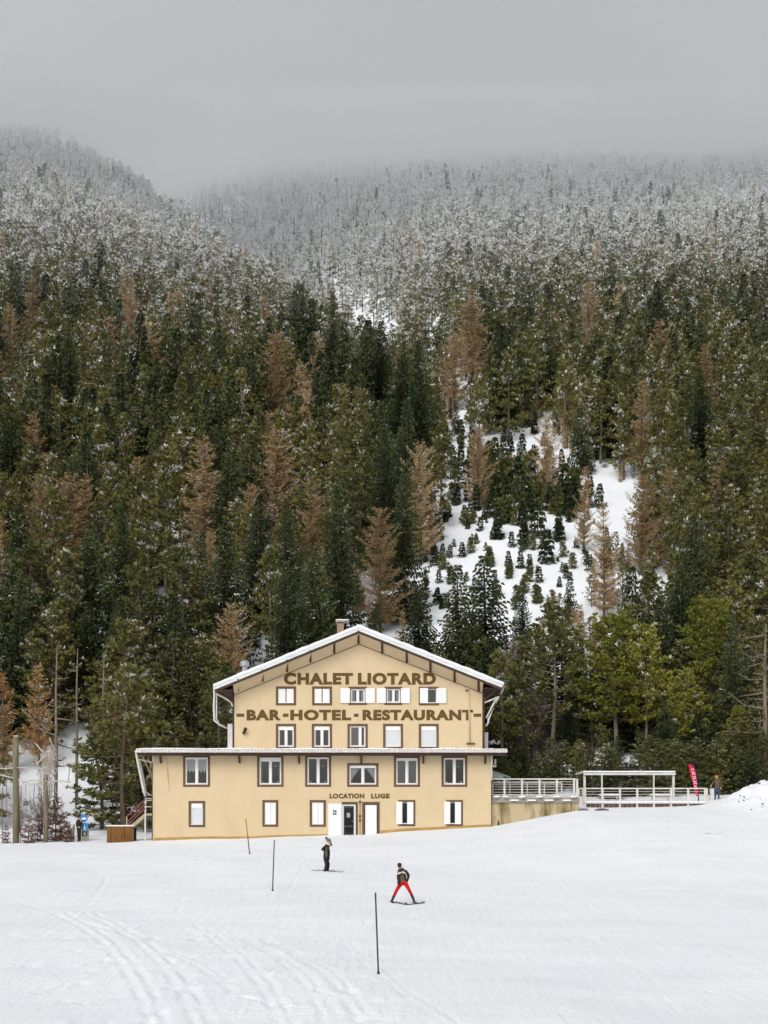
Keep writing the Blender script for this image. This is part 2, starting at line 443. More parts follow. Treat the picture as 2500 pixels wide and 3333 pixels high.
xs = np.concatenate([np.arange(-40, -15, .22), np.arange(-15, 9, .085), np.arange(9, 42.1, .2)])
ys = [26.0]
while ys[-1] < 128: ys.append(ys[-1] + 0.055 + 0.30 * ((ys[-1] - 26) / 100.0))
piste = grid_mesh("snow_field", xs, np.array(ys), fine=True)
def drop(x, y):
    return 0.6 * ((x > -39) & (x < 41) & (y < 123)) * (y > 27)
xs2 = np.unique(np.concatenate([np.arange(-900, -120, 15), np.arange(-120, 120, 3.0), np.arange(120, 901, 15)]))
ys2 = np.unique(np.concatenate([np.arange(-300, 24, 12), np.arange(24, 300, 3.0), np.arange(300, 1500, 9)]))
hill = grid_mesh("mountain_slope", xs2, ys2, drop=drop)

# ------------------------------------------------------------------ low cloud resting on the mountain
def cloud_layer(z0, z1, dens, y0):
    m = bpy.data.materials.new("cloud"); m.use_nodes = True
    n = m.node_tree.nodes; n.clear()
    o = n.new("ShaderNodeOutputMaterial"); v = n.new("ShaderNodeVolumePrincipled")
    v.inputs["Color"].default_value = (0.995, 0.998, 1.0, 1)
    v.inputs["Density"].default_value = dens
    v.inputs["Anisotropy"].default_value = FOG_G
    m.node_tree.links.new(v.outputs[0], o.inputs["Volume"])
    # ragged underside, flat top: one closed body
    xs_ = np.linspace(-1100, 1100, 90); ys_ = np.linspace(y0, 1480, 50)
    gx, gy = np.meshgrid(xs_, ys_)
    zb = z0 + RAG * (7 * np.sin(gx / 41 + gy / 63) + 6 * np.sin(gx / 23 - gy / 37 + 1) + 4 * np.sin(gx / 15 + 2 * np.sin(gy / 29)) + 9 * np.sin(gx / 90 + .6))
    nx = len(xs_); k = gx.size
    vs = np.concatenate([np.stack([gx, gy, zb], 2).reshape(-1, 3), np.stack([gx, gy, np.full_like(gx, z1)], 2).reshape(-1, 3)])
    fs = []
    for r_ in range(len(ys_) - 1):
        for c_ in range(nx - 1):
            q = r_ * nx + c_
            fs += [(q, q + nx, q + nx + 1, q + 1), (k + q, k + q + 1, k + q + nx + 1, k + q + nx)]
    for r_ in range(len(ys_) - 1):
        for c_, fl in ((0, False), (nx - 1, True)):
            q = r_ * nx + c_; f_ = (q, k + q, k + q + nx, q + nx); fs.append(f_[::-1] if fl else f_)
    for c_ in range(nx - 1):
        for r_, fl in ((0, True), (len(ys_) - 1, False)):
            q = r_ * nx + c_; f_ = (q, k + q, k + q + 1, q + 1); fs.append(f_[::-1] if fl else f_)
    b = MB(); b.add(vs.tolist(), fs)
    ob = b.build("haze", m)
    return tag(ob, "pale grey low cloud swallowing the upper forest of the mountain", None, None, 'stuff')
FOG_G, RAG = 0.78, 0.8
for z0, z1, dens, y0 in ((224, 314, .005, 300), (247, 310, .010, 312), (268, 306, .018, 324)):
    cloud_layer(z0, z1, dens, y0)
# ------------------------------------------------------------------ the chalet
DL, DU = 98.0, 102.0            # distance of the lower front wall and of the upper gable wall
chalet = thing("chalet_building", "large cream chalet with brown lettering, gabled snowy roof and white shutters", "chalet", (X(1050, DL), DL, 2.4))

def wall_front(mb, d, x0, x1, z0, z1, holes, depth, mat=0):
    """a wall facing the camera, with openings and their reveals"""
    cx = sorted({x0, x1, *[h[0] for h in holes], *[h[1] for h in holes]})
    cz = sorted({z0, z1, *[h[2] for h in holes], *[h[3] for h in holes]})
    for i in range(len(cx) - 1):
        for j in range(len(cz) - 1):
            mx, mz = (cx[i] + cx[i+1]) / 2, (cz[j] + cz[j+1]) / 2
            if any(h[0] < mx < h[1] and h[2] < mz < h[3] for h in holes): continue
            mb.quad((cx[i], d, cz[j]), (cx[i+1], d, cz[j]), (cx[i+1], d, cz[j+1]), (cx[i], d, cz[j+1]), mat)
    for a, b, c, e in holes:
        y = d + depth
        mb.quad((a, d, c), (a, y, c), (a, y, e), (a, d, e), mat)
        mb.quad((b, y, c), (b, d, c), (b, d, e), (b, y, e), mat)
        mb.quad((a, d, e), (a, y, e), (b, y, e), (b, d, e), mat)
        mb.quad((a, y, c), (a, d, c), (b, d, c), (b, y, c), mat)

# every opening: outer edge of its brown border in photograph pixels
TB = 7.5      # border width in pixels
lower = [  # x0, y0, x1, y1, style
    (596, 2458, 684, 2561, 'lace'), (837, 2458, 923, 2561, 'half'), (993, 2458, 1078, 2561, 'plain'),
    (1130, 2484, 1232, 2561, 'swag'), (1282, 2460, 1367, 2561, 'sheer'), (1437, 2460, 1521, 2561, 'plain'),
    (614, 2607, 668, 2692, 'roller'), (854, 2604, 906, 2691, 'leaf'), (1008, 2604, 1061, 2691, 'leaf'),
    (1297, 2604, 1352, 2689, 'slit'), (1453, 2604, 1507, 2689, 'slit'),
    (1106, 2610, 1165, 2722, 'door'), (1179, 2610, 1236, 2722, 'door2')]
upper = [
    (898, 2356, 964, 2438, 'tall'), (1015, 2356, 1081, 2438, 'tall'), (1131, 2356, 1197, 2438, 'drape'),
    (1247, 2356, 1312, 2438, 'roller'), (1363, 2356, 1428, 2438, 'roller'),
    (898, 2234, 964, 2296, 'shut'), (1016, 2234, 1081, 2296, 'shut'),
    (1134, 2235, 1195, 2295, 'open'), (1251, 2235, 1310, 2295, 'open'), (1363, 2235, 1429, 2296, 'one')]

def rect(o, d, ins=TB):
    return (X(o[0] + ins, d), X(o[2] - ins, d), Z(o[3] - ins, d), Z(o[1] + ins, d))

def ring(mb, x0, x1, z0, z1, t, y0, y1, mat=0, bottom=True):
    """a rectangular border lying outside x0..x1, z0..z1"""
    mb.box(x0 - t, x0, y0, y1, z0 - (t if bottom else 0), z1 + t, mat)
    mb.box(x1, x1 + t, y0, y1, z0 - (t if bottom else 0), z1 + t, mat)
    mb.box(x0, x1, y0, y1, z1, z1 + t, mat)
    if bottom: mb.box(x0, x1, y0, y1, z0 - t, z0, mat)

def shutter(parent, x0, x1, z0, z1, y0, stain=False):
    b = MB()
    t = 0.035
    b.box(x0, x1, y0 + .006, y0 + t, z0, z1)
    e = 0.055
    ring(b, x0 + e, x1 - e, z0 + e, z1 - e, e, y0 - .012, y0 + .02)
    b.box(x0 + e, x1 - e, y0 - .01, y0 + .02, (z0 + z1) / 2 - .04, (z0 + z1) / 2 + .04)
    nb = max(2, int((x1 - x0 - 2 * e) / .11))
    for k in range(nb):
        a = x0 + e + (x1 - x0 - 2 * e) * k / nb
        w = (x1 - x0 - 2 * e) / nb
        b.box(a + .004, a + w - .004, y0 - .004, y0 + .012, z0 + e, (z0 + z1) / 2 - .045)
        b.box(a + .004, a + w - .004, y0 - .004, y0 + .012, (z0 + z1) / 2 + .045, z1 - e)
    s = b.build("shutter", M["white_paint"], parent)
    return s

def make_window(o, d):
    x0, x1, z0, z1 = rect(o, d)
    st = o[4]
    fy = d + 0.07
    if st.startswith('door'):
        return make_door(o, d)
    fr = MB()
    ft = 0.05
    ring(fr, x0 + ft, x1 - ft, z0 + ft, z1 - ft, ft, fy, fy + .07)
    xm = (x0 + x1) / 2
    lattice = st in ('lace', 'half', 'plain', 'sheer', 'swag', 'tall', 'open', 'drape')
    if lattice:
        xmm = x0 + (x1 - x0) * (.66 if st == 'drape' else .5)
        fr.box(xmm - .055, xmm + .055, fy - .012, fy + .06, z0 + ft, z1 - ft)
        for a, b in ((x0 + ft, xmm - .055), (xmm + .055, x1 - ft)):
            ring(fr, a + .045, b - .045, z0 + ft + .05, z1 - ft - .04, .038, fy + .008, fy + .052)
    fr.box(x0, x1, d - .05, d + .069, z0, z0 + .045)          # projecting sill
    win = fr.build("window", M["white_paint"], chalet)
    tr = MB()
    ring(tr, x0, x1, z0, z1, TB / F * d, d - .022, d + .012)
    tr.build("window_border", M["brown_paint"], win)
    def pane(a, b, c, e, y=fy + .03):
        g = MB(); g.quad((a, y, c), (b, y, c), (b, y, e), (a, y, e)); g.build("pane", M["glass"], win)
    def cloth(name, pts_fn, mt, y):
        """hanging cloth with soft folds: pts_fn(u) gives (x, z_top, z_bottom)"""
        g = MB(); n = 14; prev = None
        for i in range(n + 1):
            x, zt, zb = pts_fn(i / n); yy = y + .018 * math.sin(i * 2.1)
            cur = ((x, yy, zb), (x, yy, zt))
            if prev: g.quad(prev[0], cur[0], cur[1], prev[1])
            prev = cur
        g.build(name, M[mt], win)
    if lattice:
        for a, b in ((x0 + ft, xmm), (xmm, x1 - ft)): pane(a + .02, b - .02, z0 + ft, z1 - ft)
        cy = fy + .12
        roll = {'half': .15, 'tall': .19, 'plain': .0, 'sheer': .10, 'swag': .13, 'lace': .07, 'open': .08, 'drape': .03}.get(st, 0)
        if roll:
            r = MB(); r.box(x0 + .03, x1 - .03, fy - .035, fy + .028, z1 - (z1 - z0) * roll, z1 - .004); r.build("roller_box", M["white_paint"], win)
        if st == 'lace':
            for a, b in ((x0 + .07, xmm - .07), (xmm + .07, x1 - .07)):
                cloth("curtain", lambda u, a=a, b=b: (a + (b - a) * u, z1 - .08, z0 + (z1 - z0) * (.42 + .10 * abs(math.sin(u * 9)))), "curtain", cy)
        if st == 'swag':
            for a, b in ((x0 + .06, xmm - .04), (x1 - .06, xmm + .04)):
                cloth("curtain", lambda u, a=a, b=b: (a + (b - a) * u, z1 - .12, z0 + .1 + (z1 - z0 - .3) * min(1, u * 1.3) ** .8), "curtain", cy)
        if st in ('sheer', 'open', 'half', 'tall'):
            cov = {'sheer': 1.0, 'open': .55, 'half': .22, 'tall': .25}[st]
            for a, b in ((x0 + .06, xmm - .06), (x1 - .06, xmm + .06)):
                cloth("curtain", lambda u, a=a, b=b: (a + (b - a) * u * cov, z1 - .1, z0 + .06), "grey_curtain" if st != 'open' else "curtain", cy)
        if st == 'drape':
            cloth("curtain", lambda u: (x0 + .06 + (xmm - x0 - .12) * u, z1 - .05, z0 + .06), "grey_curtain", fy + .045)
        if st in ('plain', 'half'):
            # a ceiling lamp and a few things on the inner sill
            g = MB(); g.ball((xmm + .28, fy + .5, z1 - .55), .11, n=8, m=5, sq=(1.2, 1, .5)); g.build("ceiling_lamp", M["curtain"], win, True)
            g = MB(); g.box(x0 + .15, x0 + .26, fy + .16, fy + .25, z0 + .05, z0 + .22); g.build("sill_ornament", M["curtain"], win); g = MB(); g.tube([(x1 - .25, fy + .2, z0 + .05), (x1 - .25, fy + .2, z0 + .25)], [.07, .05], 7); g.build("sill_ornament", M["curtain"], win)
    elif st == 'roller':
        b = MB(); zb = z1 - .30
        b.box(x0 + .045, x1 - .045, fy - .06, fy + .06, zb, z1 - .003); b.build("roller_box", M["white_paint"], win)
        b = MB(); n = 16
        for k in range(n):
            a = z0 + .05 + (zb - z0 - .06) * k / n; h = (zb - z0 - .06) / n
            b.prism([(x0 + .06, a), (x1 - .06, a), (x1 - .06, a + h * .82), (x0 + .06, a + h * .82)], fy - .02, fy + .01)
        b.box(x0 + .055, x1 - .055, fy - .002, fy + .02, z0 + .045, zb)
        b.build("roller_blind", M["roller_blind"], win)
    elif st == 'leaf':
        shutter(win, x0 + .02, xm - .006, z0 + .05, z1 - .015, d + .02)
        shutter(win, xm + .006, x1 - .02, z0 + .05, z1 - .015, d + .026)
    elif st == 'shut':
        shutter(win, x0 + .02, xm - .035, z0 + .05, z1 - .015, d + .012)
        shutter(win, xm + .035, x1 - .02, z0 + .05, z1 - .015, d + .018)
        b = MB(); b.box(xm - .034, xm + .034, d + .04, d + .06, z0, z1); b.build("shutter_gap", M["dark_timber"], win)
    if st in ('slit', 'one'):
        pane(x0 + ft, x1 - ft, z0 + ft, z1 - ft)
        w = x1 - x0
        if st == 'slit':
            shutter(win, x0 - .30, x0 + .10, z0 - .02, z1 + .04, d - .075)
            shutter(win, x0 + w * .52, x1 + .02, z0 - .02, z1 + .02, d - .075)
        else:
            shutter(win, x0 - .08, x0 + w * .44, z0 - .01, z1 + .06, d - .085)
            shutter(win, x1 + .00, x1 + w * .62, z0 - .01, z1 + .06, d - .085)
    if st == 'open':
        w = (x1 - x0) * .61
        shutter(win, x0 - .10 - w, x0 - .05, z0 - .02, z1 + .05, d - .085)
        shutter(win, x1 + .05, x1 + .10 + w, z0 - .02, z1 + .05, d - .085)
    return win

def make_door(o, d):
    x0, x1, z0, z1 = rect(o, d); z0 = Z(o[3], d)
    b = MB()
    if o[4] == 'door':
        fx0 = X(1113.5, d)
        ring(b, fx0 + .1, x1 - .1, z0, z1 - .12, .1, d + .05, d + .13, bottom=False)
        zt = z1 - .26
        a0, a1 = fx0 + .11, x1 - .11
        ring(b, a0 + .05, a1 - .05, z0 + .06, z1 - .24, .05, d + .045, d + .11, 1)
        b.box(a0 + .05, a1 - .05, d + .06, d + .10, z0 + .62, z0 + .70, 1)
        dr = b.build("door", [M["white_paint"], M["sign_green"]], chalet)
        g = MB()
        for c, e in ((z0 + .06, z0 + .62), (z0 + .70, z1 - .24)): g.quad((a0 + .05, d + .085, c), (a1 - .05, d + .085, c), (a1 - .05, d + .085, e), (a0 + .05, d + .085, e))
        g.build("door_glass", M["glass"], dr)
        g = MB(); g.box(a0 + .2, a0 + .42, d + .06, d + .078, z0 + 1.25, z0 + 1.55); g.build("notice", M["grey_metal"], dr)
        g = MB(); g.bar((a1 - .02, d + .02, z0 + 1.0), (a1 - .12, d + .02, z0 + 1.0), .025); g.build("handle", M["grey_metal"], dr)
        # the white outer leaf folded back against the wall, with a small notice
        l0, l1 = X(1069, d), X(1112, d)
        lf = MB(); lf.box(l0, l1, d - .075, d - .03, z0, z1 + .04)
        ring(lf, l0 + .09, l1 - .09, z0 + .12, z1 - .06, .02, d - .084, d - .07)
        lf = lf.build("door_leaf", M["white_paint"], chalet)
        c = (X(1090, d), Z(2645, d))
        g = MB(); g.box(c[0] - .135, c[0] + .135, d - .089, d - .078, c[1] - .19, c[1] + .19, 0)
        for i, (ax, az) in enumerate(((-.07, .1), (.06, .1), (-.07, -.08), (.06, -.08))): g.box(c[0] + ax - .055, c[0] + ax + .055, d - .094, d - .0885, c[1] + az - .075, c[1] + az + .075, 1)
        g.build("notice", [M["sign_white"], M["rock"]], lf)
    else:
        ins = .05
        b.box(x0 + ins, x1 - ins, d + .03, d + .075, z0, z1 - ins)
        ring(b, x0 + ins + .1, x1 - ins - .1, z0 + .1, z1 - ins - .1, .02, d + .02, d + .04)
        dr = b.build("door", M["white_paint"], chalet)
        g = MB(); g.bar((x0 + .16, d - .005, z0 + 1.0), (x0 + .27, d - .005, z0 + 1.0), .025); g.ball((x0 + .16, d + .01, z0 + 1.05), .02, n=6, m=4); g.build("handle", M["grey_metal"], dr)
    tr = MB()
    ox1 = X(o[2], d); ox0 = X(o[0] if o[4] == 'door2' else 1113, d)
    tr.box(x1, ox1, d - .022, d + .012, z0, Z(o[1], d))
    if o[4] == 'door2': tr.box(ox0, x0, d - .022, d + .012, z0, Z(o[1], d))
    tr.box(x0 if o[4] == 'door2' else ox0, x1, d - .022, d + .012, z1, Z(o[1], d))
    tr.build("door_border", M["brown_paint"], dr)

# walls
LX0, LX1 = X(499, DL), X(1598.5, DL)
ZT = Z(2449, DL)                  # underside of the lower eave
w = MB()
holes = [rect(o, DL) for o in lower if not o[4].startswith('door')]
for o in lower:
    if o[4].startswith('door'):
        r = rect(o, DL); x0 = r[0] if o[4] == 'door2' else X(1113.5, DL)
        holes.append((x0, r[1], Z(o[3], DL), r[3]))
wall_front(w, DL, LX0, LX1, 0.6, ZT + .05, holes, .22)
back = 116.0
w.quad((LX0, back, 0.6), (LX0, DL, 0.6), (LX0, DL, ZT + .05), (LX0, back, ZT + .3))
w.quad((LX1, DL, 0.6), (LX1, back, 0.6), (LX1, back, ZT + .3), (LX1, DL, ZT + .05))
w.quad((LX0, back, .6), (LX1, back, .6), (LX1, back, ZT + .3), (LX0, back, ZT + .3))
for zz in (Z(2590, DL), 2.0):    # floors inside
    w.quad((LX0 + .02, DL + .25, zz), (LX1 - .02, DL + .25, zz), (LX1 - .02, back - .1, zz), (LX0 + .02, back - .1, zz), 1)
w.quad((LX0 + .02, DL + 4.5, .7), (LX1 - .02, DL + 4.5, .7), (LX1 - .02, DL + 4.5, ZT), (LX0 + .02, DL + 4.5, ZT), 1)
w.build("lower_wall", [M["plaster"], M["dark_timber"]], chalet)
b = MB()
pts = [(LX0 + .0, .7), (LX1, .7)]
n = 24
top = []
for i in range(n + 1):
    x = LX1 + (LX0 - LX1) * i / n
    top.append((x, gz(x, DL) + .16 + .05 * math.sin(i * 2.3)))
# plinth course, ochre with damp, broken at the two doors
for a, c in ((LX0, X(1066, DL)), (X(1237, DL), LX1)):
    k = 12
    pl = [(a + (c - a) * i / k, gz(a + (c - a) * i / k, DL) + .20 - .12 * i / k * (1 if a < -5 else .3)) for i in range(k + 1)]
    b.prism([(a, .7), (c, .7)] + pl[::-1], DL - .012, DL + .01)
b.build("plinth", M["plaster_base"], chalet)

UX0, UX1 = X(763, DU), X(1570, DU)
UE = Z(2226, DU)                  # where the gable starts
w = MB()
wall_front(w, DU, UX0, UX1, Z(2470, DU), UE, [rect(o, DU) for o in upper], .22)
apex = (X(1168, DU), Z(2062, DU))
w.poly([(UX0, DU, UE), (UX1, DU, UE), (apex[0], DU, apex[1])])
ub = 124.0
for x in (UX0, UX1): w.quad((x, DU, Z(2470, DU)), (x, ub, Z(2470, DU)), (x, ub, UE), (x, DU, UE))
w.poly([(UX0, ub, Z(2470, DU)), (UX1, ub, Z(2470, DU)), (UX1, ub, UE), (apex[0], ub, apex[1]), (UX0, ub, UE)])
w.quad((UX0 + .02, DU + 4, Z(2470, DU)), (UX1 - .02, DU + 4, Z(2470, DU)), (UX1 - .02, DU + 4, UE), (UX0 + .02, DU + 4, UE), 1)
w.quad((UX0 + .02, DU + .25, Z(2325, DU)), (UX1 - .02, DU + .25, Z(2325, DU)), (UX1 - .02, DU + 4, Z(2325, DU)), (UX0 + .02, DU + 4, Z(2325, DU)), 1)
w.build("gable_wall", [M["plaster"], M["dark_timber"]], chalet)
# broad corner boards of the wider rear part, pale grey
b = MB()
b.box(X(741, DU + 1.2), X(760.5, DU + 1.2), DU + 1.2, DU + 1.6, Z(2470, DU), Z(2352, DU))
b.build("corner_board", M["roof_edge"], chalet); b = MB()
b.box(X(1578, DU + 1.2), X(1589, DU + 1.2), DU + 1.2, DU + 1.5, Z(2470, DU), Z(2380, DU))
b.build("corner_board", M["roof_edge"], chalet)
b = MB()
b.box(UX0 - .14, UX0 - .004, DU + .02, DU + .2, Z(2470, DU), Z(2235, DU)); b.build("corner_trim", M["dark_timber"], chalet); b = MB(); b.box(UX1 + .004, UX1 + .16, DU + .02, DU + .2, Z(2470, DU), Z(2235, DU))
b.build("corner_trim", M["dark_timber"], chalet)

for o in lower: make_window(o, DL)
for o in upper: make_window(o, DU)

# main roof: two slopes, white edge boards, snow, sloping soffit panels and brown struts
RF = 100.9
A = (X(1168, RF), Z(2035, RF)); RL = (X(694, RF), Z(2228, RF)); RR = (X(1640, RF), Z(2222, RF))
def slope(mb, a, b, y0, y1, t0, t1, mat=0):
    """slab under the line a-b (x, z), between t0 and t1 below it"""
    n = Vector((-(b[1] - a[1]), b[0] - a[0])).normalized()
    if n.y > 0: n = -n
    q = [(a[0], a[1] - t0 / abs(n.y)), (b[0] + n.x * t0, b[1] + n.y * t0), (b[0] + n.x * t1, b[1] + n.y * t1), (a[0], a[1] - t1 / abs(n.y))]
    mb.prism(q, y0, y1, mat)
rb = 125.0
b = MB(); slope(b, A, RL, RF + .03, rb, .15, .30); slope(b, A, RR, RF + .03, rb, .15, .30)
b.build("roof", M["roof_sheet"], chalet)
b = MB(); slope(b, A, RL, RF - .02, RF + .028, .10, .36); slope(b, A, RR, RF - .02, RF + .028, .10, .36)
slope(b, A, RL, RF - .05, RF - .021, .09, .17); slope(b, A, RR, RF - .05, RF - .021, .09, .17)
b.build("barge_board", M["roof_edge"], chalet)
b = MB(); slope(b, A, RL, RF - .01, RF + .04, .361, .53); slope(b, A, RR, RF - .01, RF + .04, .361, .53)
b.build("barge_trim", M["dark_timber"], chalet)
# snow on the roof, thickness a little uneven
sn = MB()
for e in (RL, RR):
    n = 46
    for k in range(n):
        pa = [A[0] + (e[0] - A[0]) * (k + i) / n for i in (0, 1)]
        za = [A[1] + (e[1] - A[1]) * (k + i) / n for i in (0, 1)]
        def th(i): return .03 + .055 * (.5 + .5 * math.sin((k + i) * 1.3 + (3 if e is RL else 0))) * (.5 + .5 * math.sin((k + i) * .37 + 1))
        q = [(pa[0], za[0] - .13), (pa[1], za[1] - .13), (pa[1], za[1] + th(1)), (pa[0], za[0] + th(0))]
        sn.prism(q, RF - .01 + .02 * math.sin(k * 2.2), rb)
sn.build("roof_snow", M["roof_snow"], chalet)
# corrugation lines showing along the edge of the sheets
# soffit panels from the edge board back down to the wall
sp = MB()
drop_p = 28.0
for e, edge in ((RL, UX0), (RR, UX1)):
    za0 = A[1] - .62; x_end = edge
    t = (x_end - A[0]) / (e[0] - A[0]); ze0 = A[1] + (e[1] - A[1]) * t - .62
    dz = drop_p / F * DU
    sp.quad((A[0], RF + .06, za0 + .10), (x_end, RF + .06, ze0 + .10), (x_end, DU - .006, ze0 - dz + .06), (A[0], DU - .006, za0 - dz + .06))
sp.build("soffit_panel", M["plaster_panel"], chalet)
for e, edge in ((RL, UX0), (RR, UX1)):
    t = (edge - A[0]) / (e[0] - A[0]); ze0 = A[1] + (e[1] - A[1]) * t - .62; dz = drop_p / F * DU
    b = MB(); b.bar((A[0], DU - .02, A[1] - .62 - dz + .045), (edge, DU - .02, ze0 - dz + .045), .035, .04); b.build("soffit_shadow_line", M["brown_paint"], chalet)  # thin brown bar stands in for the shadow line where panel meets wall
for px, py0, py1 in ((775.5, 2213, 2248), (855.5, 2182, 2217), (935, 2150, 2186), (1011, 2119, 2155), (1088.5, 2090, 2126),
                     (1167, 2056, 2094), (1244, 2089, 2126), (1324, 2119, 2156), (1401, 2151, 2188), (1479.5, 2181, 2219), (1557.5, 2212, 2250)):
    s = MB(); s.bar((X(px, RF), RF - .0, Z(py0 - 4, RF)), (X(px, DU), DU - .16, Z(py1, DU)), .15, .16, up=(0, 1, 0)); s.build("eave_strut", M["dark_timber"], chalet)
# timbers under the side eaves
for sgn, e, edge in ((-1, RL, UX0), (1, RR, UX1)):
    for k in range(9):
        y = RF + .6 + k * 1.5
        t = (edge - A[0]) / (e[0] - A[0])
        b = MB(); b.bar((edge + sgn * .02, y, A[1] + (e[1] - A[1]) * t - .42), (e[0] - sgn * .15, y, e[1] - .38), .09, .14); b.build("eave_rafter", M["dark_timber"], chalet)
        b = MB(); b.bar((edge + sgn * .03, y, A[1] + (e[1] - A[1]) * t - 1.75), (e[0] - sgn * .45, y, e[1] - .45), .08, .09); b.build("eave_brace", M["dark_timber"], chalet)
    b = MB(); b.box(min(edge, e[0]) + .05, max(edge, e[0]) - .05, RF + .3, rb - .2, e[1] - .34, e[1] - .30); b.build("eave_board", M["dark_timber"], chalet)

# lower roof over the ground-floor front
b = MB(); s = MB(); g = MB()
EX0, EX1 = X(441, 97.1), X(1653, 97.1)
ze = Z(2441, 97.1)
rise = 0.052
y1r = 116.6
for (bb, t0, t1, ya) in ((b, -.06, .03, 97.1),):
    bb.add([(EX0, ya, ze + t0), (EX1, ya, ze + t0), (EX1, y1r, ze + t0 + rise * (y1r - ya)), (EX0, y1r, ze + t0 + rise * (y1r - ya)),
            (EX0, ya, ze + t1), (EX1, ya, ze + t1), (EX1, y1r, ze + t1 + rise * (y1r - ya)), (EX0, y1r, ze + t1 + rise * (y1r - ya))],
           [(0,3,2,1),(4,5,6,7),(0,1,5,4),(1,2,6,5),(2,3,7,6),(3,0,4,7)])
b.build("lower_roof", M["roof_sheet"], chalet)
n = 150
rr = random.Random(4)
prev = None
for k in range(n + 1):
    x = EX0 + .03 + (EX1 - EX0 - .06) * k / n
    edge = 97.14 + .10 * abs(math.sin(k * 1.9)) + rr.uniform(0, .07)
    t = .055 + .05 * (.5 + .5 * math.sin(k * .21)) + rr.uniform(-.012, .02)
    if k > n - 6: t *= .6
    cur = [(x, edge, ze + .031), (x, edge + .03, ze + .031 + t), (x, 101.9, ze + .031 + t + rise * 4.75), (x, y1r, ze + .03 + t + rise * 19.4)]
    if prev:
        for i in range(3): s.quad(prev[i], cur[i], cur[i + 1], prev[i + 1])
    prev = cur
s.build("lower_roof_snow", M["roof_snow"], chalet)
# corrugated sheet edge: row of ribs under the snow
for k in range(112):
    x = EX0 + .1 + (EX1 - EX0 - .2) * k / 111
    g.tube([(x, 97.06, ze + .01), (x, 97.5, ze + .03)], .035, 5)
g.build("sheet_rib", M["roof_edge"], chalet)
g = MB()
g.tube([(EX0 + .02, 97.03, ze - .10), (EX1 - .03, 97.03, ze - .10)], .085, 8)
for k in range(16): x = EX0 + .6 + (EX1 - EX0 - 1.2) * k / 15; g.box(x - .02, x + .02, 96.93, 97.1, ze - .2, ze - .02)
g.build("gutter", M["white_metal"], chalet)
b = MB(); b.box(EX0 + .1, EX1 - .1, 97.14, DL - .02, ze - .34, ze - .19); b.build("eave_board", M["dark_timber"], chalet)
for px, y0, y1 in ((524, 2456, 2484), (780, 2456, 2484), (974, 2456, 2485), (1176, 2456, 2484), (1378, 2456, 2485), (1579, 2461, 2486)):
    s = MB(); s.bar((X(px, DL), DL - .30, Z(y0, DL)), (X(px, DL), DL - .045, Z(y1, DL)), .12, .10, up=(0, 1, 0)); s.build("eave_strut", M["dark_timber"], chalet)

# drain pipes with their braces
def pipe(pts, r=.075, mt="white_metal"):
    b = MB(); b.tube(pts, r, 8); return b.build("drain_pipe", M[mt], chalet, True)
d = 101.6
pipe([P(697, 2236, d), P(698, 2262, d), P(696, 2300, d), P(698, 2345, d), P(716, 2360, d), P(738, 2369, d + .5)])
pipe([P(705, 2262, d + .1), P(704.5, 2340, d + .1), P(712, 2352, d + .1)], .05)
pipe([P(704, 2258, d), P(728, 2270, d), P(752, 2285, d), P(757, 2300, d)], .065)
pipe([P(1640, 2232, d), P(1634, 2252, d), P(1622, 2270, d), P(1590, 2342, d), P(1589, 2352, d), P(1582, 2362, d + .4)])
pipe([P(1618, 2268, d), P(1583, 2337, d)], .055)
pipe([P(1622, 2268, d), P(1600, 2278, d), P(1577, 2287, d)], .06)
pipe([P(443, 2444, 97.6), P(447, 2470, 97.8), P(459, 2530, 97.9), P(468, 2575, 98), P(474, 2592, 98.1)], .09)
pipe([P(455, 2472, 98.2), P(468, 2535, 98.2), P(474, 2575, 98.2), P(484, 2586, 98.3), P(494, 2589, 98.3)], .045)
pipe([P(448, 2470, 98), P(497, 2482, 98)], .05)
pipe([P(1602, 2450, 97.7), P(1601, 2480, 97.8), P(1599.6, 2500, 97.85), P(1601.5, 2540, 97.9)], .06)
# dark boarded gallery on the side walls, seen between wall and pipes
for k in range(6):
    y = 99 + k * 2.2
    b = MB(); b.bar((LX0 - .05, y, Z(2550 - k * 3, DL)), (LX0 - .85, y, Z(2462, DL)), .07, .09); b.build("side_brace", M["pale_wood"], chalet)
    b = MB(); b.bar((LX0 - .1, y, Z(2580, DL)), (LX0 - .62, y + 1.6, Z(2490, DL)), .06, .07); b.build("side_brace", M["pale_wood"], chalet)
b = MB(); b.box(LX0 - .95, LX0 - .01, DL + .3, back, Z(2452, DL), Z(2446, DL)); b.build("eave_board", M["dark_timber"], chalet); b = MB(); b.box(LX0 - .12, LX0 - .006, DL + .15, back - 1, 1.2, Z(2452, DL)); b.build("side_boarding", M["dark_timber"], chalet)
# white board at the corner
b = MB(); b.box(LX0 - .07, LX0 + .06, DL - .03, DL + .1, Z(2482, DL), Z(2443, DL)); b.build("corner_trim", M["white_metal"], chalet)
b = MB(); b.box(LX0 - .03, LX0 + .05, DL - .014, DL + .1, 1.4, Z(2483, DL)); b.build("corner_trim", M["plaster_panel"], chalet)

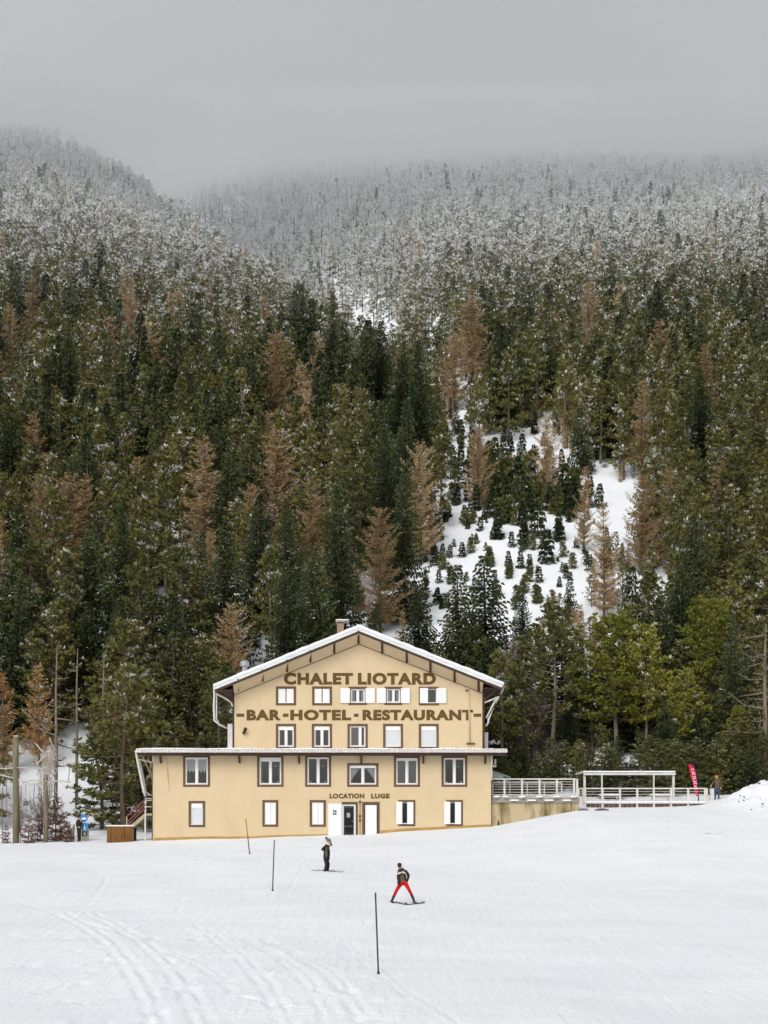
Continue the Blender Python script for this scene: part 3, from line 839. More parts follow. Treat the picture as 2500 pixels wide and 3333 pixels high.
# chimney and roof ventilator
b = MB(); cy = 106.0
x0, x1 = X(1097, cy), X(1119, cy)
for k in range(9):
    z = Z(2066, cy) + k * .095
    e = .006 * ((k % 2) * 2 - 1)
    b.box(x0 - e, x1 + e, cy, cy + .5, z, z + .088)
ch = b.build("chimney", M["brick"], chalet)
b = MB(); b.box(x0 - .10, x1 + .38, cy - .1, cy + .6, Z(2025, cy), Z(2019, cy)); b.box(x0 - .05, x0 + .08, cy, cy + .5, Z(2030, cy), Z(2025, cy)); b.box(x1 - .05, x1 + .05, cy, cy + .5, Z(2030, cy), Z(2025, cy))
b.build("chimney_cap", M["concrete"], ch)
b = MB(); b.box(x0 - .08, x1 + .36, cy - .08, cy + .58, Z(2019, cy) + .001, Z(2016, cy)); b.build("chimney_snow", M["roof_snow"], ch)
b = MB(); vy = 105
b.tube([(X(797, vy), vy, Z(2195, vy)), (X(797, vy), vy, Z(2167, vy))], .2, 10); b.tube([(X(797, vy), vy, Z(2168, vy)), (X(797, vy), vy, Z(2154, vy)), (X(797, vy), vy, Z(2150, vy))], [.34, .32, .18], 10)
b.build("roof_ventilator", M["grey_metal"], chalet)
# lower wall fittings: meter boxes between the doors, lamp, conduit, stain
b = MB()
b.box(X(1169, DL), X(1176, DL), DL - .03, DL + .01, Z(2718, DL), Z(2612, DL)); mbx = b.build("conduit_cover", M["pale_wood"], chalet)
for py in (2610, 2657, 2670):
    b = MB(); b.box(X(1168.5, DL), X(1175.5, DL), DL - .07, DL - .031, Z(py + 4.5, DL), Z(py - 4.5, DL)); b.build("bell_box", M["brown_paint"], chalet)
b = MB(); lx, lz = X(797, DU), Z(2381, DU)
b.box(lx - .12, lx + .02, DU - .16, DU - .01, lz - .18, lz - .02); b.bar((lx, DU - .2, lz - .02), (lx + .1, DU - .34, lz + .22), .18, .14); b.tube([(lx - .18, DU - .1, lz - .1), (lx + .05, DU - .1, lz - .02)], .05, 6)
b.build("wall_lamp", M["dark_timber"], chalet)
b = MB(); b.tube([(X(1526, DU), DU - .05, Z(2236, DU)), (X(1529, DU), DU - .05, Z(2420, DU))], .055, 7); cd = b.build("conduit", M["plaster_panel"], chalet, True)
b = MB(); b.box(X(1515, DU), X(1526, DU), DU - .1, DU - .005, Z(2250, DU), Z(2245, DU)); b.build("conduit_clip", M["brown_paint"], cd); b = MB(); b.box(X(1518, DU), X(1546, DU), DU - .12, DU - .005, Z(2423, DU), Z(2418, DU)); b.build("conduit_clip", M["brown_paint"], cd)
# floodlight bracket and sun awning on the right-hand side wall
b = MB(); x0 = LX1 + .02
b.box(x0 + .02, x0 + .36, DL + .35, DL + .65, Z(2496, DL), Z(2489, DL)); b.box(x0 + .24, x0 + .35, DL + .35, DL + .6, Z(2489, DL), Z(2470, DL)); b.box(x0, x0 + .06, DL + .4, DL + .5, Z(2500, DL), Z(2475, DL))
b.build("floodlight", M["white_metal"], chalet)
b = MB()
for k in range(7):
    y = DL + .8 + k * .55
    b.bar((LX1 + .02, y, Z(2505, DL)), (LX1 + 1.34, y, Z(2528, DL)), .05)
b.quad((LX1 + .02, DL + .8, Z(2505, DL)), (LX1 + 1.34, DL + .8, Z(2528, DL)), (LX1 + 1.34, DL + 4.2, Z(2528, DL)), (LX1 + .02, DL + 4.2, Z(2505, DL)))
b.bar((LX1 + 1.34, DL + .8, Z(2528, DL)), (LX1 + 1.28, DL + .8, Z(2540, DL)), .05); b.bar((LX1 + 1.2, DL + .85, Z(2533, DL)), (LX1 + .95, DL + .85, Z(2556, DL)), .05)
b.quad((LX1 + .03, DL + .86, Z(2507, DL)), (LX1 + .9, DL + .86, Z(2523, DL)), (LX1 + .9, DL + .86, Z(2532, DL)), (LX1 + .03, DL + .86, Z(2534, DL)))
b.build("awning", M["awning_green"], chalet)

# painted lettering
def word(text, x0, x1, y0, y1, d, bold=.058):
    cu = bpy.data.curves.new("lettering", 'FONT')
    cu.body = text; cu.size = 1.0; cu.offset = bold; cu.extrude = .003; cu.resolution_u = 5; cu.space_character = 1.14
    o = bpy.data.objects.new("lettering_curve", cu); COL.objects.link(o)
    bpy.context.view_layer.update()
    me = bpy.data.meshes.new_from_object(o.evaluated_get(bpy.context.evaluated_depsgraph_get()))
    bpy.data.objects.remove(o); bpy.data.curves.remove(cu)
    v = np.empty(len(me.vertices) * 3); me.vertices.foreach_get("co", v); v = v.reshape(-1, 3)
    lo, hi = v.min(0), v.max(0)
    wx0, wx1, wz0, wz1 = X(x0, d), X(x1, d), Z(y1, d), Z(y0, d)
    base = BASE[chalet.name]
    out = np.empty_like(v)
    out[:, 0] = wx0 + (v[:, 0] - lo[0]) / (hi[0] - lo[0]) * (wx1 - wx0) - base.x
    out[:, 2] = wz0 + (v[:, 1] - lo[1]) / (hi[1] - lo[1]) * (wz1 - wz0) - base.z
    out[:, 1] = d - .004 - v[:, 2] - .01 - base.y
    me.vertices.foreach_set("co", out.ravel()); me.update()
    me.materials.clear(); me.materials.append(M["brown_letter"])
    o = bpy.data.objects.new("lettering", me); COL.objects.link(o); o.parent = chalet
    return o
word("CHALET", 924, 1149, 2190, 2229, DU)
word("LIOTARD", 1165, 1419, 2190, 2229, DU)
word("BAR", 803, 915, 2310, 2345, DU)
word("HOTEL", 945, 1143, 2310, 2345, DU)
word("RESTAURANT", 1180, 1540, 2310, 2345, DU)
word("LOCATION", 1073, 1186, 2583, 2599, DL)
word("LUGE", 1208, 1268, 2583, 2599, DL)
for a, c in ((770, 795), (921, 939), (1152, 1167), (1541, 1566)):
    b = MB(); b.box(X(a, DU), X(c, DU), DU - .024, DU - .003, Z(2333, DU), Z(2323, DU)); b.build("lettering", M["brown_letter"], chalet)
# rust run down the left part of the lower wall
b = MB(); pts = [(545, 2470), (546, 2500), (547, 2522), (549, 2545), (551, 2580)]
wd = [.6, .9, 2.3, 1.2, .5]
for i in range(4):
    (xa, ya), (xb, yb) = pts[i], pts[i + 1]
    b.quad((X(xa - wd[i], DL), DL - .003, Z(ya, DL)), (X(xa + wd[i], DL), DL - .003, Z(ya, DL)), (X(xb + wd[i+1], DL), DL - .003, Z(yb, DL)), (X(xb - wd[i+1], DL), DL - .003, Z(yb, DL)))
b.build("rust_streak", M["plaster_base"], chalet)
# ------------------------------------------------------------------ trees
def foliage_material(name, c1, c2, snow_gain=1.0, snow_base=0.0):
    """needles or twigs; snow lies on the faces whose stored rank is below the cover for their altitude"""
    m = bpy.data.materials.new(name); m.use_nodes = True
    n = m.node_tree.nodes; l = m.node_tree.links
    b = n["Principled BSDF"]; b.inputs["Roughness"].default_value = 0.85; b.inputs["Specular IOR Level"].default_value = 0.12
    geo = n.new("ShaderNodeNewGeometry"); oi = n.new("ShaderNodeObjectInfo")
    at = n.new("ShaderNodeAttribute"); at.attribute_name = "tint"
    add = n.new("ShaderNodeMath"); add.operation = 'MULTIPLY_ADD'; add.inputs[1].default_value = 0.38
    l.new(at.outputs["Fac"], add.inputs[0])
    sc = n.new("ShaderNodeMath"); sc.operation = 'MULTIPLY'; sc.inputs[1].default_value = 0.68
    l.new(oi.outputs["Random"], sc.inputs[0]); l.new(sc.outputs[0], add.inputs[2])
    x = n.new("ShaderNodeMix"); x.data_type = 'RGBA'
    x.inputs["A"].default_value = (*c1, 1); x.inputs["B"].default_value = (*c2, 1)
    l.new(add.outputs[0], x.inputs["Factor"])
    sep = n.new("ShaderNodeSeparateXYZ"); l.new(geo.outputs["Position"], sep.inputs[0])
    lo = n.new("ShaderNodeMapRange"); lo.inputs["From Min"].default_value = 0; lo.inputs["From Max"].default_value = 120
    lo.inputs["To Min"].default_value = 0.0 * snow_gain + snow_base; lo.inputs["To Max"].default_value = 0.06 * snow_gain + snow_base
    hi = n.new("ShaderNodeMapRange"); hi.interpolation_type = 'SMOOTHSTEP'
    hi.inputs["From Min"].default_value = 66; hi.inputs["From Max"].default_value = 228
    hi.inputs["To Max"].default_value = 0.84 * snow_gain
    l.new(sep.outputs["Z"], lo.inputs["Value"]); l.new(sep.outputs["Z"], hi.inputs["Value"])
    s1 = n.new("ShaderNodeMath"); s1.operation = 'ADD'; l.new(lo.outputs[0], s1.inputs[0]); l.new(hi.outputs[0], s1.inputs[1])
    rv = n.new("ShaderNodeMath"); rv.operation = 'MULTIPLY_ADD'; rv.inputs[1].default_value = 0.14; rv.inputs[2].default_value = -0.07
    l.new(oi.outputs["Random"], rv.inputs[0])
    s2 = n.new("ShaderNodeMath"); s2.operation = 'MULTIPLY_ADD'; s2.inputs[1].default_value = 1.0
    l.new(rv.outputs[0], s2.inputs[0]); l.new(s1.outputs[0], s2.inputs[2])
    a2 = n.new("ShaderNodeAttribute"); a2.attribute_name = "snow"
    df = n.new("ShaderNodeMath"); df.operation = 'SUBTRACT'; l.new(s2.outputs[0], df.inputs[0]); l.new(a2.outputs["Fac"], df.inputs[1])
    st = n.new("ShaderNodeMapRange"); st.inputs["From Min"].default_value = -0.08; st.inputs["From Max"].default_value = 0.08
    l.new(df.outputs[0], st.inputs["Value"])
    rime = n.new("ShaderNodeMath"); rime.operation = 'MULTIPLY'; rime.inputs[1].default_value = 0.30      # thin rime on every needle high up
    l.new(hi.outputs[0], rime.inputs[0])
    mx = n.new("ShaderNodeMath"); mx.operation = 'MAXIMUM'; l.new(st.outputs[0], mx.inputs[0]); l.new(rime.outputs[0], mx.inputs[1])
    x2 = n.new("ShaderNodeMix"); x2.data_type = 'RGBA'; x2.inputs["B"].default_value = (0.82, 0.83, 0.84, 1)
    l.new(mx.outputs[0], x2.inputs["Factor"]); l.new(x.outputs["Result"], x2.inputs["A"])
    l.new(x2.outputs["Result"], b.inputs["Base Color"])
    M[name] = m
foliage_material("fir_needles", (0.027, 0.044, 0.021), (0.080, 0.096, 0.034))
foliage_material("pine_needles", (0.058, 0.076, 0.032), (0.205, 0.185, 0.052))
foliage_material("bright_pine_needles", (0.125, 0.140, 0.026), (0.29, 0.275, 0.042), 0.4)
foliage_material("larch_twigs", (0.27, 0.185, 0.095), (0.52, 0.37, 0.19), 0.75)
foliage_material("orange_larch_twigs", (0.28, 0.155, 0.06), (0.47, 0.275, 0.115), 0.3)
foliage_material("mauve_twigs", (0.13, 0.095, 0.095), (0.25, 0.185, 0.18), 0.5)
foliage_material("russet_needles", (0.10, 0.045, 0.03), (0.17, 0.08, 0.045), 0.5)

class Leafage:
    """many small kite-shaped sprays gathered into one crown"""
    def __init__(s): s.p, s.d, s.n, s.l, s.w, s.s, s.t = [], [], [], [], [], [], []
    def add(s, p, d, n, l, w, snow, tint):
        s.p.append(p); s.d.append(d); s.n.append(n); s.l.append(l); s.w.append(w); s.s.append(snow); s.t.append(tint)
    def mesh(s, name, mt):
        p, d, n = (np.concatenate([np.atleast_2d(a) for a in q]) for q in (s.p, s.d, s.n))
        L, Wd, sn, ti = (np.concatenate([np.atleast_1d(a) for a in q]) for q in (s.l, s.w, s.s, s.t))
        d = d / np.maximum(np.linalg.norm(d, axis=1, keepdims=True), 1e-6)
        side = np.cross(d, n); side /= np.maximum(np.linalg.norm(side, axis=1, keepdims=True), 1e-6)
        Lc, Wc = L[:, None], Wd[:, None]
        q = np.stack([p, p + d * Lc * .42 + side * Wc * .5, p + d * Lc, p + d * Lc * .42 - side * Wc * .5], 1).reshape(-1, 3)
        k = len(p)
        me = bpy.data.meshes.new(name)
        me.vertices.add(4 * k); me.vertices.foreach_set("co", q.astype(np.float32).ravel())
        me.loops.add(4 * k); me.loops.foreach_set("vertex_index", np.arange(4 * k))
        me.polygons.add(k); me.polygons.foreach_set("loop_start", np.arange(0, 4 * k, 4)); me.polygons.foreach_set("loop_total", np.full(k, 4))
        rank = np.empty(k); rank[np.argsort(sn)] = (np.arange(k) + .5) / k
        for nm, val in (("snow", rank), ("tint", np.clip(ti, 0, 1))):
            a = me.attributes.new(nm, 'FLOAT', 'FACE'); a.data.foreach_set("value", val.astype(np.float32))
        me.update()
        me.materials.append(mt)
        return me

def rot_z(v, a):
    c, s_ = np.cos(a), np.sin(a)
    return np.stack([v[:, 0] * c - v[:, 1] * s_, v[:, 0] * s_ + v[:, 1] * c, v[:, 2]], 1)

def make_fir(r, h, R, q, narrow=.8):
    """layered dark conifer; q = density"""
    lf = Leafage(); wood = MB()
    nw = int(h / .40 * (.55 + .45 * q)); size = 1.0 / math.sqrt(q)
    lean = r.uniform(-.012, .012, 2)
    for i in range(nw):
        t = .05 + .94 * i / (nw - 1)
        z0 = t * h
        rad = R * ((1 - t) ** narrow) * r.uniform(.86, 1.1) + .10
        if t < .14: rad *= .65 + 2.4 * t
        nb = max(4, int((5 + 4 * (1 - t)) * (.6 + .4 * q)))
        a0 = r.uniform(0, 6.28)
        for b in range(nb):
            if r.random() < .07: continue
            a = a0 + 6.28 * b / nb + r.uniform(-.3, .3)
            l = rad * r.uniform(.68, 1.12)
            k = max(2, int(l / (.24 * size)))
            s = (np.arange(k) + r.uniform(.2, .9)) / k
            rr = l * s
            up = .28 * t
            zz = z0 + l * (up * s - .34 * (1 - t) * s + .20 * s ** 3 * (1 - .3 * t)) + r.normal(0, .04, k)
            bs = r.random()
            for ang in (-.95, -.35, .35, .95):
                m_ = len(s)
                dirs = np.stack([np.full(m_, math.cos(ang)), np.full(m_, math.sin(ang)), r.normal(-.10, .16, m_)], 1)
                nor = np.stack([r.normal(0, .35, m_), r.normal(0, .35, m_), np.ones(m_)], 1)
                pos = np.stack([rr + r.normal(0, .05, m_), r.normal(0, .05, m_), zz], 1)
                L = (.52 - .16 * s) * size * r.uniform(.75, 1.2, m_) * (.6 + .4 * (1 - t))
                pos, dirs, nor = rot_z(pos, a), rot_z(dirs, a), rot_z(nor, a)
                pos[:, 0] += lean[0] * z0; pos[:, 1] += lean[1] * z0
                lf.add(pos, dirs, nor, L, L * r.uniform(.34, .5, m_), .55 * bs + .45 * r.random(m_) - .15 * s, r.random(m_) * .6 + .4 * s)
            # needles hanging under the branch give it a body
            m_ = len(s)
            pos = np.stack([rr, r.normal(0, .10, m_), zz], 1)
            dirs = np.stack([np.full(m_, .6), r.normal(0, .3, m_), np.full(m_, -.8)], 1)
            nor = np.stack([r.normal(0, .3, m_), np.ones(m_), r.normal(0, .3, m_)], 1)
            lf.add(rot_z(pos, a), rot_z(dirs, a), rot_z(nor, a), np.full(m_, .44 * size), np.full(m_, .24 * size), np.full(m_, 1.2) + r.random(m_) * .2, r.random(m_) * .3)
    wood.tube([(0, 0, -.6), (0, 0, h * .3), (lean[0] * h * .7, lean[1] * h * .7, h * .7), (lean[0] * h, lean[1] * h, h * .985)], [h * .014 + .04, h * .011 + .02, h * .006 + .01, .012], 6)
    return lf, wood

POINT = [.66]
def make_pine(r, h, R, q, base=.34, tuft=1.0, wide=False):
    """open-crowned pine with foliage held in tufts"""
    lf = Leafage(); wood = MB()
    bend = r.uniform(-.035, .035, 2)
    def axis(t): return np.array([bend[0] * h * t * t + .012 * h * math.sin(5 * t + bend[0] * 90), bend[1] * h * t * t, t * h])
    wood.tube([tuple(axis(t) - np.array([0, 0, .6 if t == 0 else 0])) for t in (0, .2, .4, .6, .8, .97)], [h * .0145 + .03, h * .0125 + .02, h * .0105 + .015, h * .0075 + .01, h * .0045 + .01, .015], 6)
    nl = int((54 if not wide else 92) * (.5 + .5 * q)); size = tuft / math.sqrt(q)
    for i in range(nl):
        u = (i + r.uniform(0, 1)) / nl
        t = base + (1 - base) * u
        prof = (1 - u) ** POINT[0] * (.62 + .38 * min(1, u * 3.5)) + .08
        if wide: prof = math.sqrt(max(0, 1 - (max(u - .35, 0) / .68) ** 2)) * (.62 + .38 * min(1, u * 3)) + .05
        l = R * prof * r.uniform(.62, 1.15)
        a = i * 2.399 + r.uniform(-.5, .5)
        el = math.radians(-8 + 62 * u ** 1.4 + r.uniform(-12, 14))
        o = axis(t)
        dirv = np.array([math.cos(a) * math.cos(el), math.sin(a) * math.cos(el), math.sin(el)])
        tip = o + dirv * l + np.array([0, 0, l * .10])
        mid = o + dirv * l * .5 - np.array([0, 0, l * .05])
        if q > .5: wood.tube([tuple(o), tuple(mid), tuple(tip)], [.035 + .012 * l, .02 + .006 * l, .008], 3, cap=False)
        nt_ = max(2, int((2.2 + 2.3 * l) * (.55 + .45 * q)))
        bs = r.random()
        for k in range(nt_):
            s = .38 + .66 * (k + r.uniform(.2, .8)) / nt_
            c = o + (mid - o) * min(1, s * 2) + (tip - mid) * max(0, s * 2 - 1) + r.normal(0, .13 * l ** .5 + .05, 3) * np.array([1, 1, .55])
            m_ = max(7, int(17 * (.45 + .55 * q)))
            v = r.normal(0, 1, (m_, 3)); v[:, 2] = v[:, 2] * .7 + .55; v += dirv * .6
            v /= np.linalg.norm(v, axis=1, keepdims=True)
            pos = c + v * .06 * size
            nor = r.normal(0, 1, (m_, 3))
            L = .40 * size * r.uniform(.7, 1.25, m_)
            lf.add(pos, v, nor, L, L * r.uniform(.30, .44, m_), .45 * bs + .35 * r.random(m_) - .28 * v[:, 2] + .2 * r.random(), r.random(m_) * .55 + .3 * r.random() + .12 * v[:, 2])
    # dead stubs on the bare trunk
    for k in range(int(9 * q)):
        t = r.uniform(.12, base + .12); a = r.uniform(0, 6.28); l = r.uniform(.4, 1.3)
        o = axis(t); wood.tube([tuple(o), (o[0] + l * math.cos(a), o[1] + l * math.sin(a), o[2] + r.uniform(-.25, .25))], [.03, .008], 3, cap=False)
    return lf, wood

def make_larch(r, h, R, q, narrow=.72, dens=1.0):
    """leafless conifer: whorls of fine brown twigs"""
    lf = Leafage(); wood = MB()
    nw = int(h / .46 * (.6 + .4 * q)); size = 1 / math.sqrt(q)
    for i in range(nw):
        t = min(.985, max(.08, .10 + .885 * i / (nw - 1) + r.normal(0, .012))); z0 = t * h
        rad = R * ((1 - t) ** narrow) * r.uniform(.72, 1.12) + .15
        if t < .25: rad *= .5 + 2 * t
        nb = max(4, int((5 + 3 * (1 - t)) * (.65 + .35 * q)))
        a0 = r.uniform(0, 6.28)
        for b in range(nb):
            if r.random() < .1: continue
            a = a0 + 6.28 * b / nb + r.uniform(-.35, .35)
            l = rad * r.uniform(.4, 1.25)
            up_ = r.uniform(-.05, .3); zc = lambda s: z0 + l * (-.06 * s + .34 * s ** 2 + .25 * t * s + up_ * s)
            if q > .5: wood.tube([tuple(rot_z(np.array([[l * s, 0, zc(s)]]), a)[0]) for s in (0, .55, 1)], [.022 + .006 * l, .014, .005], 3, cap=False)
            k = max(3, int(l / (.13 * size) * dens))
            s = (np.arange(k) + r.uniform(.2, .9)) / k
            bs = r.random()
            for ang in (-1.0, -.5, .1, .55, 1.05):
                dirs = np.stack([np.full(k, math.cos(ang)), np.full(k, math.sin(ang)), r.normal(.12, .5, k)], 1)
                pos = np.stack([l * s, r.normal(0, .10, k), zc(s) + r.normal(0, .08, k)], 1)
                nor = r.normal(0, 1, (k, 3))
                L = .50 * size * r.uniform(.6, 1.25, k) * (.65 + .35 * (1 - t))
                lf.add(rot_z(pos, a), rot_z(dirs, a), nor, L, np.full(k, .062 * size), .5 * bs + .5 * r.random(k), r.random(k) * .8 + .2 * bs)
    wood.tube([(0, 0, -.6), (0, 0, h * .4), (0, 0, h * .98)], [h * .012 + .04, h * .008 + .02, .014], 6)
    return lf, wood

def make_shrub(r, h, R, n=26):
    """leafless bush: many stems fanning up from the root"""
    lf = Leafage(); wood = MB()
    for i in range(n):
        a = r.uniform(0, 6.28); sp = R * r.uniform(.2, 1); hh = h * r.uniform(.55, 1) * (1 - .35 * (sp / R) ** 2)
        pts = [np.array([.15 * math.cos(a), .15 * math.sin(a), -.3]), np.array([.45 * sp * math.cos(a), .45 * sp * math.sin(a), hh * .5]), np.array([sp * math.cos(a + .3), sp * math.sin(a + .3), hh])]
        wood.tube([tuple(p) for p in pts], [.035, .022, .006], 3, cap=False)
        k = int(14 + 6 * hh)
        s = r.uniform(.25, 1, k)
        pos = np.where(s[:, None] < .5, pts[0] + (pts[1] - pts[0]) * (s[:, None] * 2), pts[1] + (pts[2] - pts[1]) * (s[:, None] * 2 - 1))
        v = r.normal(0, .7, (k, 3)); v[:, 2] = np.abs(v[:, 2]) + .35
        L = r.uniform(.3, .8, k) * (.4 + .12 * h)
        lf.add(pos, v, r.normal(0, 1, (k, 3)), L, np.full(k, .045), r.random(k), r.random(k))
    return lf, wood

def make_snag(r, h, n=16, limb=1.5):
    wood = MB()
    wood.tube([(0, 0, -.5), (.05, 0, h * .4), (.02, .05, h * .75), (.12, .03, h)], [.17, .14, .09, .03], 7)
    for i in range(n):
        t = r.uniform(.3, .97); a = r.uniform(0, 6.28); l = limb * r.uniform(.35, 1.1) * (1.15 - t * .6)
        p0 = np.array([.04, .02, t * h]); d = np.array([math.cos(a), math.sin(a), r.uniform(-.25, .35)])
        p1 = p0 + d * l * .55; p2 = p0 + d * l + np.array([0, 0, r.uniform(-.1, .45) * l])
        wood.tube([tuple(p0), tuple(p1), tuple(p2)], [.07, .045, .014], 5, cap=False)
        for k in range(4):
            s = r.uniform(.3, 1); q0 = p0 + (p2 - p0) * s; v = r.normal(0, .35, 3) * l * .5
            wood.tube([tuple(q0), tuple(q0 + v)], [.022, .008], 3, cap=False)
    return None, wood

def variant(kind, mt, bark, *a, **k):
    r = np.random.default_rng(variant.seed); variant.seed += 1
    lf, wood = {'fir': make_fir, 'pine': make_pine, 'larch': make_larch, 'shrub': make_shrub}[kind](r, *a, **k)
    cm = lf.mesh("crown", M[mt])
    t = wood.build("trunk", M[bark]); tm = t.data; bpy.data.objects.remove(t)
    return (cm, tm, a[0])
variant.seed = 100
NEAR = {
 'fir': [variant('fir', 'fir_needles', 'bark', 14, 3.3, .75), variant('fir', 'fir_needles', 'bark', 14, 3.8, .75, narrow=.72), variant('fir', 'fir_needles', 'bark', 14, 2.8, .72, narrow=.85)],
 'pine': [variant('pine', 'pine_needles', 'pale_bark', 13, 3.3, .80), variant('pine', 'pine_needles', 'pale_bark', 13, 3.6, .80, base=.24), variant('pine', 'pine_needles', 'pale_bark', 13, 2.9, .75, base=.38), variant('pine', 'pine_needles', 'bark', 13, 3.4, .85, base=.08)],
 'bright': [variant('pine', 'bright_pine_needles', 'pale_bark', 14, 3.7, 1.0, base=.34, wide=True), variant('pine', 'bright_pine_needles', 'pale_bark', 14, 3.1, 1.0, base=.38, wide=True)],
 'larch': [variant('larch', 'larch_twigs', 'bark', 14, 3.1, .95, narrow=.55), variant('larch', 'larch_twigs', 'bark', 14, 3.6, .95, narrow=.42), variant('larch', 'larch_twigs', 'bark', 14, 2.6, .95, narrow=.6)],
 'orange': [variant('larch', 'orange_larch_twigs', 'pale_bark', 10, 2.2, .7, narrow=.65)],
 'mauve': [variant('shrub', 'mauve_twigs', 'bark', 5, 2.0, 34), variant('shrub', 'mauve_twigs', 'bark', 5, 1.4, 24)],
 'sapling': [variant('fir', 'fir_needles', 'bark', 4, 1.0, .36, narrow=.75), variant('fir', 'fir_needles', 'bark', 4, .75, .34), variant('pine', 'pine_needles', 'bark', 4, 1.0, .34, base=.12, tuft=.75)],
 'russet': [variant('larch', 'russet_needles', 'bark', 3, .55, 1.0, narrow=.6)],
}
NEAR['fir_hi'] = [variant('fir', 'fir_needles', 'bark', 14, 3.3, 1.25), variant('fir', 'fir_needles', 'bark', 14, 3.7, 1.25, narrow=.7), variant('fir', 'fir_needles', 'bark', 14, 2.9, 1.2, narrow=.85)]
NEAR['fir_lo'] = [variant('fir', 'fir_needles', 'bark', 13, 3.0, .36), variant('fir', 'fir_needles', 'bark', 13, 3.4, .36, narrow=.7)]
NEAR['pine_lo'] = [variant('pine', 'pine_needles', 'pale_bark', 12, 2.9, .50, base=.26, tuft=.85), variant('pine', 'pine_needles', 'pale_bark', 12, 3.2, .50, base=.2, tuft=.85), variant('pine', 'pine_needles', 'bark', 12, 2.6, .50, base=.14, tuft=.85), variant('pine', 'pine_needles', 'bark', 12, 3.0, .50, base=.12, tuft=.85)]
NEAR['larch_lo'] = [variant('larch', 'larch_twigs', 'bark', 12, 2.5, .42, narrow=.6), variant('larch', 'larch_twigs', 'bark', 12, 3.0, .42, narrow=.5), variant('larch', 'larch_twigs', 'bark', 12, 2.1, .42, narrow=.7)]

NAMES = {'fir': ('fir_tree', 'fir tree'), 'pine': ('pine_tree', 'pine tree'), 'bright': ('pine_tree', 'pine tree'), 'larch': ('larch_tree', 'larch tree'),
         'orange': ('larch_tree', 'larch tree'), 'mauve': ('bare_bush', 'bush'), 'sapling': ('fir_sapling', 'sapling'), 'russet': ('brown_sapling', 'sapling')}
TREES = []       # (x, d, height, half width)
def plant(kind, x, d, h, label, group=None, lo=False, width=1.0, sink=0.15, var=None):
    pool = NEAR['fir_hi' if kind == 'fir' and not lo and group is None else kind + ('_lo' if lo and kind + '_lo' in NEAR else '')]
    cm, tm, h0 = pool[rng.integers(len(pool)) if var is None else var]
    nm, cat = NAMES[kind]
    s = h / h0
    o = bpy.data.objects.new(nm, None); o.empty_display_size = .3
    COL.objects.link(o)
    o.location = (x, d, gz(x, d) - sink)
    o.rotation_euler = (rng.uniform(-.025, .025), rng.uniform(-.025, .025), rng.uniform(0, 6.28))
    o.scale = (s * width, s * width, s)
    tag(o, label, cat, group)
    for pn, me in (("crown", cm), ("trunk", tm)):
        c = bpy.data.objects.new(pn, me); COL.objects.link(c); c.parent = o
    TREES.append((x, d, h, .2 * h * width))
    return o

def solve_d(px, py_top, h, lo=112.0, hi=420.0):
    """distance at which a tree of height h standing on the slope reaches row py_top in column px"""
    def f(d): return HY - (gz(X(px, d), d) - .15 + h - CZ) / d * F - py_top
    ds = np.linspace(lo, hi, 240); v = [f(q) for q in ds]
    for i in range(len(ds) - 1):
        if v[i] >= 0 > v[i + 1] or v[i] <= 0 < v[i + 1]:
            return ds[i] + (ds[i+1] - ds[i]) * v[i] / (v[i] - v[i + 1])
    return None

